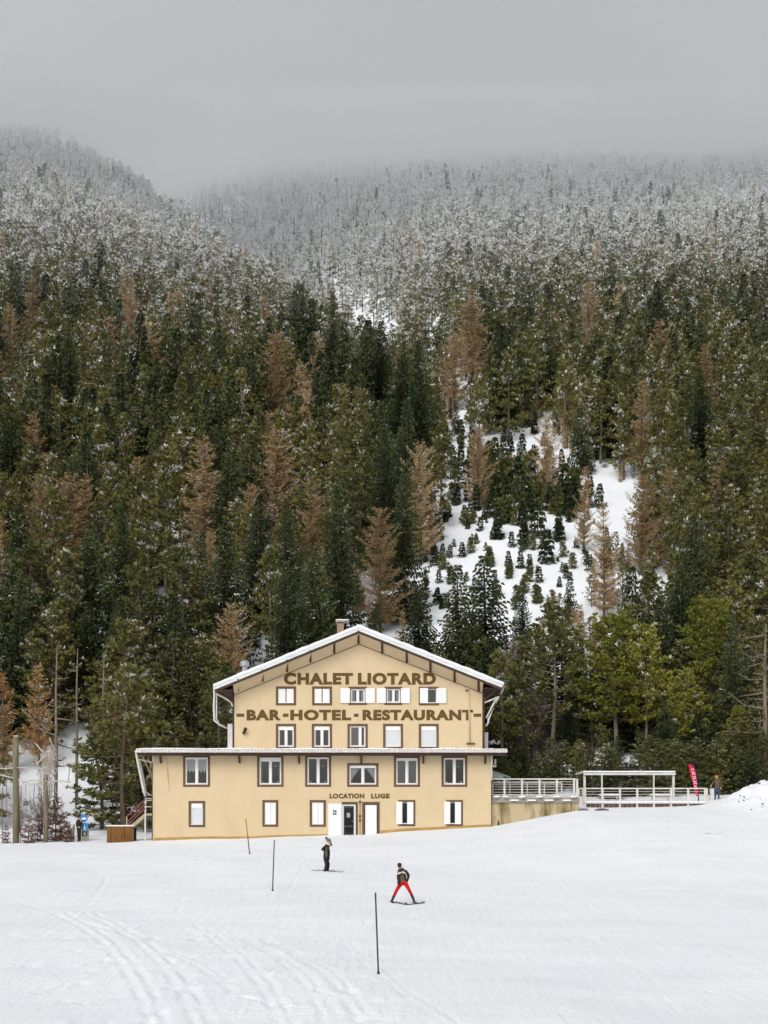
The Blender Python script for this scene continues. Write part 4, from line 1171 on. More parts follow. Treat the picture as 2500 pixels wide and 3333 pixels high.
# trees one can pick out in the photograph: kind, column and row of the tip, height, width factor, label
FEATURE = [
 ('fir', 1082, 946, 17, .80, "tall black-green fir beside the highest snow gap, up the middle of the slope"),
 ('fir', 1236, 1040, 17, .95, "broad dark fir right of the highest snow gap, with white slope behind"),
 ('fir', 1309, 1108, 17, .95, "dark fir left of the narrow snow strip above the clearing"),
 ('fir', 1364, 1120, 19, .9, "tall dark fir on the edge of the narrow snow strip"),
 ('fir', 1330, 1290, 18, .9, "dark fir below the narrow snow strip at the forest edge"),
 ('fir', 985, 955, 12, .9, "small dark fir just left of the black-green fir at the highest gap"),
 ('fir', 226, 1040, 15, .8, "slim black fir among pinkish larches high on the left slope"),
 ('fir', 738, 1690, 15, 1.0, "dark conical fir above the russet larch left of the chalet roof"),
 ('fir', 1108, 1580, 18, .95, "largest dark green fir rising behind the chalet chimney"),
 ('fir', 407, 1643, 14, .85, "slender dark fir in the middle of the left forest"),
 ('fir', 846, 1612, 14, .9, "dark fir in front of the broad brown larch, left of a twin"),
 ('fir', 942, 1622, 14, .85, "dark fir in front of the broad brown larch, right of a twin"),
 ('fir', 300, 1700, 15, .9, "dark green fir left of the slender fir in the left forest"),
 ('fir', 1030, 1770, 15, .95, "dark fir standing close behind the left slope of the chalet roof"),
 ('fir', 930, 1820, 14, .95, "dark fir above the roof ventilator of the chalet"),
 ('fir', 1492, 1838, 12.5, 1.35, "dark bushy fir at the foot of the snow clearing, left of a bigger one"),
 ('fir', 1584, 1806, 14, 1.5, "big spreading dark fir at the foot of the snow clearing"),
 ('fir', 1371, 1912, 10, 1.5, "dark fir just right of the chalet ridge, below the snow clearing"),
 ('fir', 1700, 1890, 9, .7, "narrow fir silhouetted on the lowest snow of the clearing"),
 ('fir', 1312, 1500, 17, .85, "tall dark fir on the left rim of the snow clearing"),
 ('fir', 1260, 1400, 16, .85, "dark fir left of the russet spire beside the clearing"),
 ('fir', 2072, 1897, 17, 1.25, "very dark broad fir behind the yellow-green pines on the right"),
 ('fir', 2390, 1990, 13, .9, "dark fir between the bright pine and the right picture edge"),
 ('fir', 2285, 1200, 14, 1.0, "dark layered fir high in the right forest"),
 ('fir', 60, 1890, 14, 1.0, "dark fir low in the left forest near the picture edge"),
 ('fir', 560, 1930, 13, 1.0, "dark fir above the snag poles left of the chalet"),
 ('larch', 904, 1085, 15, 1.15, "big tawny larch standing alone among pines, left of the middle"),
 ('larch', 904, 1400, 14, 1.45, "broad brown larch with a rounded top above two dark firs"),
 ('larch', 663, 1424, 15, 1.25, "tall brown larch in the left forest, left of the broad one"),
 ('larch', 226, 1545, 12, 1.25, "reddish-brown larch alone near the left edge"),
 ('larch', 1017, 1552, 14, .95, "thin brown larch with bare trunk behind the chalet's left roof"),
 ('larch', 1371, 1446, 14, .85, "narrow russet larch spire at the left rim of the snow clearing"),
 ('larch', 429, 934, 12, 1.1, "pinkish frosted larch high on the left slope"),
 ('larch', 105, 888, 14, .9, "tall pinkish larch near the left edge below the frost line"),
 ('larch', 30, 995, 11, 1.2, "rusty larch at the left edge of the picture"),
 ('larch', 279, 1085, 11, .8, "small tan larch beside the slim black fir on the left slope"),
 ('larch', 859, 960, 12, .9, "pale larch above the big tawny one"),
 ('larch', 1537, 938, 16, 1.25, "big pinkish larch right of the highest snow gap"),
 ('larch', 1480, 1090, 12, 1.2, "pinkish larch leaning over the narrow snow strip"),
 ('larch', 2185, 1520, 12, .9, "orange-brown larch in the right forest"),
 ('larch', 2087, 1550, 11, .9, "dull brown larch left of the orange-brown one on the right"),
 ('larch', 1238, 1655, 13, .9, "rusty larch above the chalet ridge"),
 ('larch', 1058, 1778, 11, .8, "thin tan larch left of the biggest fir behind the chimney"),
 ('larch', 753, 1966, 9.5, 1.1, "golden-brown larch above the left end of the chalet roof"),
 ('larch', 1967, 1640, 12, .85, "tan larch on the right rim of the snow clearing"),
 ('larch', 1780, 1360, 11, .9, "orange larch at the top of the snow clearing"),
 ('larch', 1560, 1395, 10, 1.0, "olive-brown larch at the top left of the snow clearing"),
 ('larch', 1914, 920, 13, 1.2, "dusky pink larch high in the right forest"),
 ('larch', 2300, 1120, 12, 1.0, "pinkish-brown larch far up on the right"),
 ('larch', 2090, 1240, 13, .8, "slim tan larch in the upper right forest"),
 ('larch', 1900, 1520, 10, .7, "small ochre larch on the right of the snow clearing"),
 ('orange', 128, 2165, 9, .8, "orange larch behind the left wooden posts"),
 ('orange', 12, 2190, 9, .8, "orange larch cut by the left edge of the picture"),
 ('pine', 1140, 1540, 14, .9, "ochre-green pine left of the narrow russet spire"),
 ('pine', 545, 1560, 14, 1.0, "olive pine in the middle of the left forest"),
 ('pine', 590, 1800, 13, 1.1, "yellowish-olive pine above the left end of the chalet"),
 ('pine', 120, 2070, 10, 1.0, "yellow-green pine above the orange larch on the left"),
 ('pine', 880, 1790, 13, .9, "thin-trunked pine behind the chalet's left roof slope"),
 ('pine', 420, 2180, 11, 1.3, "full green pine spreading left of the chalet's lower roof"),
 ('pine', 620, 2100, 9, 1.3, "dense green pine beside the upper left corner of the chalet"),
 ('pine', 1640, 2130, 10.5, .95, "olive pine at the right end of the chalet roof"),
 ('pine', 1800, 1980, 13, 1.1, "tall dark trunked pine behind the terrace railing"),
 ('pine', 1560, 2040, 8, 1.0, "low blue-green pine behind the right slope of the chalet roof"),
 ('bright', 2000, 2040, 15, 1.12, "yellow-green pine behind the pergola, left of a pair"),
 ('bright', 2105, 2075, 14, .95, "yellow-green pine behind the pergola, right of a pair"),
 ('bright', 2318, 1990, 15, .95, "bright yellow-green pine rising behind the red feather flag"),
 ('bright', 2230, 2210, 10, 1.1, "low yellow-green pine between the pergola and the red flag"),
 ('bright', 2400, 2320, 8, 1.1, "low green pine behind the person in the khaki jacket"),
]
LO = {2000: 121, 2105: 120.5, 2318: 124, 2230: 118, 2400: 116}
feat = []
for kind, px, py, h, wf, label in FEATURE:
    d = solve_d(px, py, h)
    if kind == 'bright' or px in (1800,):
        d = LO.get(px, 122)
        h = CZ - (py - HY) / F * d - gz(X(px, d), d) + .15
    if d is None: continue
    plant(kind, X(px, d), d, h, label, None, False, wf, var={'bright': 0 if px in (2000, 2318) else 1}.get(kind))
    feat.append((px, py, HY - (gz(X(px, d), d) + h * .30 - CZ) / d * F, d, wf * h * .17 / d * F))

# snow clearings: no trees rooted inside these outlines (photograph pixels)
def inside(poly, px, py):
    c = False; j = len(poly) - 1
    for i in range(len(poly)):
        xi, yi = poly[i]; xj, yj = poly[j]
        if (yi > py) != (yj > py) and px < (xj - xi) * (py - yi) / (yj - yi) + xi: c = not c
        j = i
    return c
CLEAR_A = [(1185, 2060), (1235, 1950), (1310, 1880), (1365, 1800), (1430, 1690), (1455, 1600), (1465, 1440), (1520, 1425), (1560, 1480), (1660, 1480), (1690, 1400), (1785, 1385), (1840, 1480), (1900, 1570), (2100, 1630), (2100, 1735), (1985, 1765), (1930, 1860), (1790, 2010), (1660, 2070), (1450, 2120)]
CLEAR_B = [(1375, 1120), (1460, 1105), (1470, 1180), (1530, 1290), (1500, 1330), (1430, 1250), (1385, 1180)]
CLEAR_C = [(1040, 880), (1120, 870), (1150, 960), (1260, 960), (1300, 1010), (1290, 1100), (1170, 1090), (1100, 1030), (1060, 940)]
CLEAR_D = [(-60, 2450), (150, 2420), (270, 2380), (330, 2480), (300, 2780), (-60, 2800)]
CLEAR_E = [(1740, 2340), (1800, 2320), (1815, 2540), (1760, 2540)]
def in_clearing(px, py): return any(inside(q, px, py) for q in (CLEAR_A, CLEAR_B, CLEAR_C, CLEAR_D, CLEAR_E))

ZONES = {}
def zone_label(kind, px, py, d):
    side = "left of the chalet" if px < 700 else "behind the chalet" if px < 1620 else "right of the chalet"
    band = "lowest" if d < 165 else "middle" if d < 235 else "upper"
    look = {'fir': 'dark layered fir', 'pine': 'olive-green pine', 'larch': 'bare brown larch'}[kind]
    extra = {"lowest": "lowest trees", "middle": "mid-slope forest", "upper": "snow-flecked upper forest"}[band]
    lab = "%s among its like in the %s %s" % (look, extra, side)
    return lab, "%s trees of the %s %s" % (kind, extra, side)

def free(x, d, gap):
    return all((x - a) ** 2 + (d - b) ** 2 > (gap * .5 + min(2.0, w * .6)) ** 2 for a, b, h, w in TREES if abs(a - x) < 8 and abs(b - d) < 8)

FILL = []
count = {'fir': 0, 'pine': 0, 'larch': 0}
for t in FEATURE: count['pine' if t[0] == 'bright' else 'larch' if t[0] == 'orange' else t[0]] += 1
FAR_D = 300.0
far_pts = []
d = 112.0
while d < 960:
    near_zone = d < FAR_D
    sp = 4.1 + (d - 112) * .002 if near_zone else 4.7 if d < 620 else 5.6
    half = .37 * d + 22
    x = -half + rng.uniform(0, sp)
    while x < half:
        xx, dd = x + rng.uniform(-.42, .42) * sp, d + rng.uniform(-.42, .42) * sp
        x += sp
        zg = gz(xx, dd)
        px = 1250 + xx / dd * F; py = HY - (zg - CZ) / dd * F
        if in_clearing(px, py) and not (py < 1110 and rng.random() < .55): continue
        if dd < 119 and -25 < xx < 9.5: continue
        if dd < 121 and xx >= 9.5: continue
        left = px < 1250
        pf, pl = (.32, .085) if left else (.16, .06)
        if zg > 95: pf, pl = .07, .035
        k = rng.random()
        kind = 'fir' if k < pf else 'larch' if k < pf + pl else 'pine'
        if near_zone:
            h = {'fir': rng.uniform(10, 15), 'pine': rng.uniform(9.5, 13.5), 'larch': rng.uniform(9, 13)}[kind]
            if in_clearing(px, py + 18) or dd < 124: h *= .8
            top = HY - (zg + h - CZ) / dd * F
            hide = any(abs(px - a) < w * .75 and b0 - 20 < top < b1 and c - 40 < dd < c + .5 for a, b0, b1, c, w in feat)
            if hide or not free(xx, dd, 1.7): continue
            # keep snow showing through the clearings: no tall tree right below them
            cover = sum(in_clearing(px, top * q_ + py * (1 - q_)) for q_ in (.95, .75, .5, .25))
            if cover and rng.random() < (.55 if top < 1150 else .74 + .16 * cover): continue
            visible = -80 < px < 2580
            if visible and count[kind] < 296:
                count[kind] += 1
                lab, grp = zone_label(kind, px, py, dd)
                FILL.append((plant(kind, xx, dd, h, lab, grp, dd > 190, rng.uniform(.85, 1.12)), kind, px, HY - (zg + h * .6 - CZ) / dd * F))
            elif visible or rng.random() < .8:
                far_pts.append((xx, dd, zg - .15, h / 12, kind))
        else:
            hh = rng.uniform(8.0, 11.5) if dd < 430 else rng.uniform(7.5, 11)
            if (in_clearing(px, HY - (zg + hh * .85 - CZ) / dd * F) or in_clearing(px, HY - (zg + hh * .45 - CZ) / dd * F)) and rng.random() < (.5 if py < 1110 else .9): continue
            far_pts.append((xx, dd, zg - .15, hh / 12, kind))
    d += sp * .93

# each forest tree is told apart by where it stands from a tree or thing one can find
MARKS = [(1082, 1000, "the tall fir at the highest snow gap"), (1236, 1090, "the broad fir right of the highest gap"), (904, 1180, "the big tawny larch"), (904, 1470, "the broad round-topped brown larch"),
 (663, 1500, "the tall brown larch of the left forest"), (226, 1610, "the reddish larch near the left edge"), (105, 960, "the tall pinkish larch near the left edge"), (429, 990, "the frosted pinkish larch on the left"),
 (1371, 1520, "the narrow russet larch spire"), (1537, 1010, "the big pinkish larch right of the gap"), (2185, 1580, "the orange-brown larch on the right"), (1914, 990, "the dusky pink larch high on the right"),
 (2300, 1180, "the pinkish-brown larch far up right"), (2090, 1310, "the slim tan larch up right"), (2072, 1990, "the very dark fir behind the yellow pines"), (2318, 2120, "the bright pine behind the red flag"),
 (2050, 2180, "the pair of yellow-green pines"), (1584, 1900, "the spreading fir below the clearing"), (1108, 1700, "the big fir behind the chimney"), (753, 2040, "the golden-brown larch above the roof end"),
 (738, 1770, "the conical fir above the golden-brown larch"), (128, 2250, "the orange larch behind the wooden posts"), (407, 1720, "the slender fir of the left forest"), (1967, 1720, "the tan larch on the clearing's rim"),
 (1780, 1420, "the orange larch atop the clearing"), (405, 2400, "the big green pine by the staircase"), (1650, 2220, "the olive pine at the roof's right end"), (2390, 2050, "the dark fir near the right edge"),
 (60, 1960, "the dark fir near the left edge"), (1335, 1380, "the dark fir below the snow strip"), (550, 1620, "the olive pine of the left forest")]
LOOK = {'fir': 'dark layered fir', 'pine': 'olive-green pine', 'larch': 'bare brown larch', 'sapling': 'young conifer', 'seedling': 'tiny seedling'}
ORD = ["nearest", "second nearest", "third nearest", "fourth nearest", "fifth nearest", "sixth nearest", "seventh nearest", "eighth nearest", "ninth nearest", "tenth nearest", "eleventh nearest", "twelfth nearest", "thirteenth nearest", "fourteenth nearest", "fifteenth nearest", "sixteenth nearest", "seventeenth nearest", "eighteenth nearest", "nineteenth nearest", "twentieth nearest", "twenty-first nearest", "twenty-second nearest", "twenty-third nearest"]
def side_of(dx, dy):
    if abs(dx) > abs(dy): return "right of" if dx > 0 else "left of"
    return "below" if dy > 0 else "above"
def single_out(items):
    best = {}
    for mx, my, text in MARKS:
        cells = {}
        for i, (o, kind, px, py) in enumerate(items):
            cells.setdefault((kind, side_of(px - mx, py - my)), []).append((math.hypot(px - mx, py - my), i))
        for (kind, sd), lst in cells.items():
            for r_, (q, i) in enumerate(sorted(lst)[:len(ORD)]):
                sc_ = r_ * 140 + q
                if i not in best or sc_ < best[i][0]: best[i] = (sc_, "%s %s %s %s" % (ORD[r_], LOOK[kind], sd, text))
    for i, (o, kind, px, py) in enumerate(items):
        if i in best: o["label"] = best[i][1]
single_out(FILL)

# the forest nobody could count: one object, trees placed on its points
LIB = bpy.data.collections.new("distant_forest_kinds")
def far_variant(i, kind, mt, *a, **k):
    cm, tm, h0 = variant(kind, mt, 'bark', *a, **k)
    # crown and trunk in one mesh, two materials
    b = bpy.data.objects.new("far_tree_%02d" % i, cm); LIB.objects.link(b)
    nv = len(cm.vertices)
    tv = np.empty(len(tm.vertices) * 3); tm.vertices.foreach_get("co", tv)
    bmv = np.empty(nv * 3); cm.vertices.foreach_get("co", bmv)
    faces = [tuple(p.vertices) for p in cm.polygons] + [tuple(v + nv for v in p.vertices) for p in tm.polygons]
    sn = np.empty(len(cm.polygons)); cm.attributes["snow"].data.foreach_get("value", sn)
    ti = np.empty(len(cm.polygons)); cm.attributes["tint"].data.foreach_get("value", ti)
    me = bpy.data.meshes.new("far_tree")
    me.from_pydata(np.concatenate([bmv, tv]).reshape(-1, 3).tolist(), [], faces)
    nt_ = len(tm.polygons)
    for nm, v in (("snow", np.concatenate([sn, np.ones(nt_)])), ("tint", np.concatenate([ti, np.zeros(nt_)]))):
        at = me.attributes.new(nm, 'FLOAT', 'FACE'); at.data.foreach_set("value", v.astype(np.float32))
    me.materials.append(M[mt]); me.materials.append(M['bark'])
    me.polygons.foreach_set("material_index", [0] * len(cm.polygons) + [1] * nt_)
    me.update()
    b.data = me
FV = [('pine', 'pine_needles', 12, 2.8, .40, dict(base=.16, tuft=.8)), ('pine', 'pine_needles', 12, 3.1, .40, dict(base=.18, tuft=.8)), ('pine', 'pine_needles', 12, 2.5, .38, dict(base=.12, tuft=.8)),
      ('pine', 'pine_needles', 12, 2.9, .40, dict(base=.22, tuft=.8)), ('pine', 'pine_needles', 12, 2.7, .40, dict(base=.1, tuft=.8)), ('pine', 'pine_needles', 12, 3.2, .40, dict(base=.16, tuft=.8)),
      ('fir', 'fir_needles', 12, 2.2, .32, dict()), ('fir', 'fir_needles', 12, 2.6, .32, dict(narrow=.7)),
      ('larch', 'larch_twigs', 12, 2.0, .24, dict()), ('larch', 'larch_twigs', 12, 2.4, .24, dict(narrow=.6))]
for i, (k, mt, h, R_, q, kw) in enumerate(FV): far_variant(i, k, mt, h, R_, q, **kw)
me = bpy.data.meshes.new("distant_forest")
me.from_pydata([(a, b, c) for a, b, c, s, k in far_pts], [], [])
nf = len(far_pts)
idx = np.array([{'pine': rng.integers(0, 6), 'fir': rng.integers(6, 8), 'larch': rng.integers(8, 10)}[k] for *_, k in far_pts], np.int32)
a = me.attributes.new("kind_index", 'INT', 'POINT'); a.data.foreach_set("value", idx)
a = me.attributes.new("size", 'FLOAT', 'POINT'); a.data.foreach_set("value", np.array([s for *_, s, k in far_pts], np.float32))
a = me.attributes.new("turn", 'FLOAT', 'POINT'); a.data.foreach_set("value", rng.uniform(0, 6.28, nf).astype(np.float32))
forest = bpy.data.objects.new("distant_forest", me); COL.objects.link(forest)
tag(forest, "dense frosted pine forest covering the mountain up into the low cloud", None, None, 'stuff')
ng = bpy.data.node_groups.new("forest_scatter", 'GeometryNodeTree')
ng.interface.new_socket("Geometry", in_out='INPUT', socket_type='NodeSocketGeometry')
ng.interface.new_socket("Geometry", in_out='OUTPUT', socket_type='NodeSocketGeometry')
N, L_ = ng.nodes, ng.links
gi = N.new("NodeGroupInput"); go = N.new("NodeGroupOutput")
ci = N.new("GeometryNodeCollectionInfo"); ci.inputs["Collection"].default_value = LIB
ci.inputs["Separate Children"].default_value = True; ci.inputs["Reset Children"].default_value = True
ip = N.new("GeometryNodeInstanceOnPoints"); ip.inputs["Pick Instance"].default_value = True
def named(nm, ty):
    q = N.new("GeometryNodeInputNamedAttribute"); q.data_type = ty; q.inputs["Name"].default_value = nm; return q
ki, sz, tu = named("kind_index", 'INT'), named("size", 'FLOAT'), named("turn", 'FLOAT')
cx = N.new("ShaderNodeCombineXYZ"); L_.new(tu.outputs["Attribute"], cx.inputs["Z"])
L_.new(gi.outputs[0], ip.inputs["Points"]); L_.new(ci.outputs[0], ip.inputs["Instance"])
L_.new(ki.outputs["Attribute"], ip.inputs["Instance Index"]); L_.new(cx.outputs[0], ip.inputs["Rotation"])
L_.new(sz.outputs["Attribute"], ip.inputs["Scale"]); L_.new(ip.outputs[0], go.inputs[0])
md = forest.modifiers.new("scatter", 'NODES'); md.node_group = ng

und = []
for k in range(3000):
    dd = 112 + (300 - 112) * rng.random() ** .8; xx = rng.uniform(-.36, .36) * dd
    zg = gz(xx, dd); px = 1250 + xx / dd * F; py = HY - (zg - CZ) / dd * F
    if in_clearing(px, py) or in_clearing(px, py - 25) or (dd < 127 and -25 < xx < 9.5) or (dd < 114 and xx >= 9.5): continue
    und.append((xx, dd, zg - .1, rng.uniform(.12, .42), rng.choice(['pine', 'fir', 'larch'], p=[.5, .25, .25])))
mu_ = bpy.data.meshes.new("undergrowth"); mu_.from_pydata([u_[:3] for u_ in und], [], [])
for nm_, ty_, v_ in (("kind_index", 'INT', np.array([{'pine': rng.integers(0, 6), 'fir': rng.integers(6, 8), 'larch': rng.integers(8, 10)}[u_[4]] for u_ in und], np.int32)), ("size", 'FLOAT', np.array([u_[3] for u_ in und], np.float32)), ("turn", 'FLOAT', rng.uniform(0, 6.28, len(und)).astype(np.float32))):
    a = mu_.attributes.new(nm_, ty_, 'POINT'); a.data.foreach_set("value", v_)
under = bpy.data.objects.new("undergrowth", mu_); COL.objects.link(under)
under.modifiers.new("scatter", 'NODES').node_group = ng
tag(under, "low brush and seedlings filling the forest floor between the trunks", None, None, 'stuff')

# young trees dotted over the snow clearing
sap = [(1530, 1530, 3.6), (1560, 1500, 3), (1500, 1490, 2.6), (1610, 1560, 5.5), (1640, 1530, 5.5), (1590, 1580, 4), (1660, 1600, 4.5), (1700, 1560, 4), (1730, 1590, 5.2), (1690, 1650, 6), (1720, 1680, 5.5),
       (1650, 1700, 5), (1750, 1640, 4.8), (1810, 1620, 3.5), (1840, 1640, 5.8), (1870, 1670, 5.6), (1860, 1720, 5.2), (1820, 1710, 4.6), (1700, 1740, 4.6), (1630, 1735, 3.8), (1560, 1640, 5.8), (1590, 1660, 5), (1550, 1690, 4.4),
       (1480, 1580, 3.4), (1500, 1620, 4), (1470, 1660, 3), (1530, 1580, 3), (1790, 1540, 3.2), (1770, 1480, 3), (1880, 1600, 3), (1920, 1640, 3.6), (1950, 1680, 4), (1620, 1780, 4.4), (1425, 1790, 4.6), (1705, 1800, 4.6), (1750, 1775, 6.2),
       (1820, 1790, 4.6), (1780, 1860, 5), (1450, 1730, 2), (1810, 1440, 3), (1740, 1440, 3.6), (1900, 1560, 4), (1500, 1460, 4), (1590, 1545, 5), (1625, 1600, 6), (1655, 1640, 6), (1605, 1640, 5.5), (1710, 1610, 5), (1685, 1590, 4), (1745, 1690, 5), (1830, 1675, 6), (1855, 1690, 6), (1480, 1640, 3), (1520, 1660, 4), (1545, 1580, 5), (1580, 1610, 5.5), (1615, 1680, 6), (1640, 1665, 6.5), (1668, 1660, 5.5), (1600, 1710, 5), (1660, 1730, 4.5), (1690, 1700, 6), (1735, 1650, 6), (1760, 1665, 5.5), (1845, 1705, 6), (1880, 1690, 5), (1540, 1540, 4.5), (1570, 1555, 4), (1500, 1545, 4), (1475, 1530, 3.5), (1490, 1670, 3.5), (1440, 1700, 3), (1410, 1830, 3.5), (1530, 1720, 3), (1780, 1600, 4), (1700, 1510, 4), (1660, 1500, 3.5), (1830, 1560, 4), (1790, 1690, 5), (1725, 1720, 5)]
SAPS = []
for px, py, h in sap:
    dd = solve_d(px, py - 30, 0.2, 125, 300)
    if dd is None: continue
    SAPS.append((plant('sapling', X(px, dd), dd, h * .74 * rng.uniform(.9, 1.15), "young dark conifer standing in the snow clearing above the chalet roof", "young conifers of the snow clearing", width=rng.uniform(.85, 1.1)), 'sapling', px, py - h * 10))
single_out(SAPS)
SEEDS = []
for k in range(195):
    px, py = rng.uniform(1300, 1950), rng.uniform(1480, 1990)
    if not inside(CLEAR_A, px, py): continue
    dd = solve_d(px, py, 0.2, 125, 300)
    if dd is None: continue
    SEEDS.append((plant('sapling', X(px, dd), dd, rng.uniform(.7, 2.1), "tiny seedling poking out of the clearing's snow above the chalet", "tiny seedlings in the snow clearing", width=1.15), 'seedling', px, py))
single_out(SEEDS)
# ------------------------------------------------------------------ terrace, railings, pergola
terrace = thing("terrace", "raised stained concrete terrace joined to the right side of the chalet", "terrace", (X(1740, 98.4), 98.4, 3.4))
TD = 98.4
b = MB()
tx0, tx1 = LX1 + .05, X(1884, TD)
b.box(tx0, tx1, TD, 112, 1.6, Z(2613, TD)); b.build("terrace_wall", M["stained_wall"], terrace)
b = MB(); b.box(tx0, tx1 + .04, TD - .10, 112.1, Z(2613, TD) + .002, Z(2596, TD)); b.build("coping", M["concrete"], terrace)
rr = random.Random(8)
for k, (px, w, dep) in enumerate(((1618, 14, .05), (1645, 13, .10), (1700, 15, .20), (1756, 14, .30), (1813, 15, .30), (1868, 13, .22))):
    s = MB(); s.ball((X(px, TD), TD - .04, Z(2597, TD)), w / F * TD, n=12, m=8, sq=(1, .55, .42), jit=.06); o = s.build("coping_stone", M["concrete"], terrace, True)
    s = MB(); s.ball((X(px, TD), TD - .02, Z(2594.5, TD)), w / F * TD * .98, n=12, m=8, sq=(1, .6, .35), jit=.05); s.build("snow_cap", M["roof_snow"], o, True)
for k, (a, c) in enumerate(((1660, 1688), (1715, 1744), (1772, 1800), (1830, 1858))):
    s = MB(); n = 10
    top = [(X(a + (c - a) * i / n, TD), Z(2604 - 3.5 * math.sin(math.pi * i / n) ** .5 * (0.35 + .6 * abs(i / n - .5)), TD)) for i in range(n + 1)]
    s.prism([(X(a, TD), Z(2607, TD)), (X(c, TD), Z(2607, TD))] + top[::-1], TD - .22, TD - .101); s.build("ledge_snow", M["roof_snow"], terrace)
s = MB(); s.box(tx0 + .05, tx1 - .05, TD + .35, 111.9, Z(2596, TD) + .002, Z(2592, TD)); s.build("terrace_snow", M["roof_snow"], terrace)
b = MB(); b.prism([(X(1619, TD), Z(2694, TD)), (X(1627, TD), Z(2694, TD)), (X(1625, TD), Z(2675, TD)), (X(1622.5, TD), Z(2669, TD)), (X(1620, TD), Z(2676, TD))], TD - .03, TD + .005); b.build("drain_opening", M["dark_timber"], terrace)
b = MB(); b.box(X(1858, TD), X(1861, TD), TD - .02, TD + .005, 3.0, Z(2613, TD)); b.build("drain_pipe", M["rust_wood"], terrace)

def railing(label, d, posts, y_top, y_bot, y_foot, ncab, pw=.16, kick=False, x_end=None, group="white metal railings of the terraces"):
    r = thing("railing", label, "railing", (X(posts[len(posts) // 2], d), d, Z(y_foot, d)), group)
    for px in posts:
        b = MB(); b.box(X(px, d) - pw / 2, X(px, d) + pw / 2, d - .05, d + .05, Z(y_foot, d), Z(y_top - 1, d)); b.build("post", M["white_metal"], r)
    x0, x1 = X(posts[0], d) + pw / 2, X(posts[-1], d) - pw / 2
    if x_end: x0 = x_end
    b = MB(); b.box(x0, x1, d - .075, d - .051, Z(y_top + 2, d), Z(y_top - 2.2, d)); b.build("top_rail", M["white_metal"], r)
    b = MB(); b.box(x0, x1, d - .075, d - .051, Z(y_bot + 1.6, d), Z(y_bot - 1.6, d)); b.build("bottom_rail", M["white_metal"], r)
    for k in range(ncab):
        py = y_top + (y_bot - y_top) * (k + 1) / (ncab + 1)
        b = MB(); b.tube([(x0, d, Z(py, d)), (x1, d, Z(py, d))], .016, 5); b.build("cable", M["white_metal"], r)
    if kick:
        n = 26
        for k in range(n):
            a, c = x0 + (x1 - x0) * k / n, x0 + (x1 - x0) * (k + 1) / n - .015
            b = MB(); b.box(a, c, d + .02, d + .05, Z(y_foot + 8, d), Z(y_bot + 2, d)); b.build("plank", M["deck_wood"], r)
        b = MB(); q = 60; prev = None
        for k in range(q + 1):
            x = x0 + (x1 - x0) * k / q; h = .06 + .05 * abs(math.sin(k * .9)) * rr.uniform(.5, 1)
            cur = ((x, d - .12, Z(y_bot - 1.6, d) + .003), (x, d - .05, Z(y_bot - 1.6, d) + h), (x, d + .06, Z(y_bot - 1.6, d) + .004))
            if prev:
                for i in (0, 1): b.quad(prev[i], cur[i], cur[i + 1], prev[i + 1])
            prev = cur
        b.build("rail_snow", M["roof_snow"], r)
    return r
railing("white cable railing on the concrete terrace beside the chalet wall", TD + .25, [1642, 1699, 1756, 1812.5, 1868.5, 1878.5], 2536, 2587, 2592, 5, .13, x_end=LX1 + .06)
railing("white cable railing at the rear of the concrete terrace", 110.5, [1604, 1660, 1716, 1772, 1828], 2548, 2590, 2600, 3, .10)
railing("long white railing with snowy brown boards in front of the pergola", 101.0, [1905, 1961, 2018, 2074, 2128, 2184, 2240, 2295, 2300.5], 2566.5, 2614, 2629, 4, .13, kick=True)
railing("short white railing linking the concrete terrace to the pergola terrace", 103.5, [1884, 1897, 1906], 2567, 2612, 2628, 4, .09)

deck = thing("terrace_deck", "low snow covered deck under the white pergola", "deck", (X(2100, 104), 104, 4.2))
b = MB(); b.box(X(1900, 101.3), X(2300, 101.3), 101.3, 110, 2.5, Z(2628, 101)); b.build("deck_floor", M["deck_wood"], deck)
b = MB(); b.box(X(1900, 101.3), X(2300, 101.3), 101.35, 103.2, Z(2628, 101) + .002, Z(2624, 101)); b.build("deck_snow", M["roof_snow"], deck)

pg = thing("pergola", "white metal pergola frame standing on the deck behind the railing", "pergola", (X(2047, 103), 103, 4.3))
for px, y in ((1902.5, 103), (2192, 103)):
    b = MB(); b.box(X(px, y) - .075, X(px, y) + .075, y - .075, y + .075, Z(2628, y), Z(2509, y)); b.build("post", M["white_metal"], pg)
for px, y in ((1959, 107), (2128, 107), (2190, 107)):
    b = MB(); b.box(X(px, y) - .05, X(px, y) + .05, y - .05, y + .05, Z(2612, y), Z(2518, y)); b.build("post", M["white_metal"], pg)
b = MB(); b.box(X(1899, 102.9), X(2197, 102.9), 102.8, 102.92, Z(2523, 103), Z(2516, 103)); b.build("front_beam", M["white_metal"], pg)
b = MB(); b.box(X(1901, 107), X(2200, 107), 106.95, 107.05, Z(2521, 107), Z(2516, 107)); b.build("rear_beam", M["white_metal"], pg)
for px in (1900.5, 2195):
    x = X(px, 103); b = MB(); b.bar((x, 102.93, Z(2512, 103)), (x, 106.94, Z(2512, 103)), .12, .14); b.build("side_beam", M["white_metal"], pg)
b = MB(); b.box(X(1899, 102.9), X(2196, 102.9), 102.8, 103.1, Z(2514, 103), Z(2509.5, 103)); b.build("beam_snow", M["roof_snow"], pg)

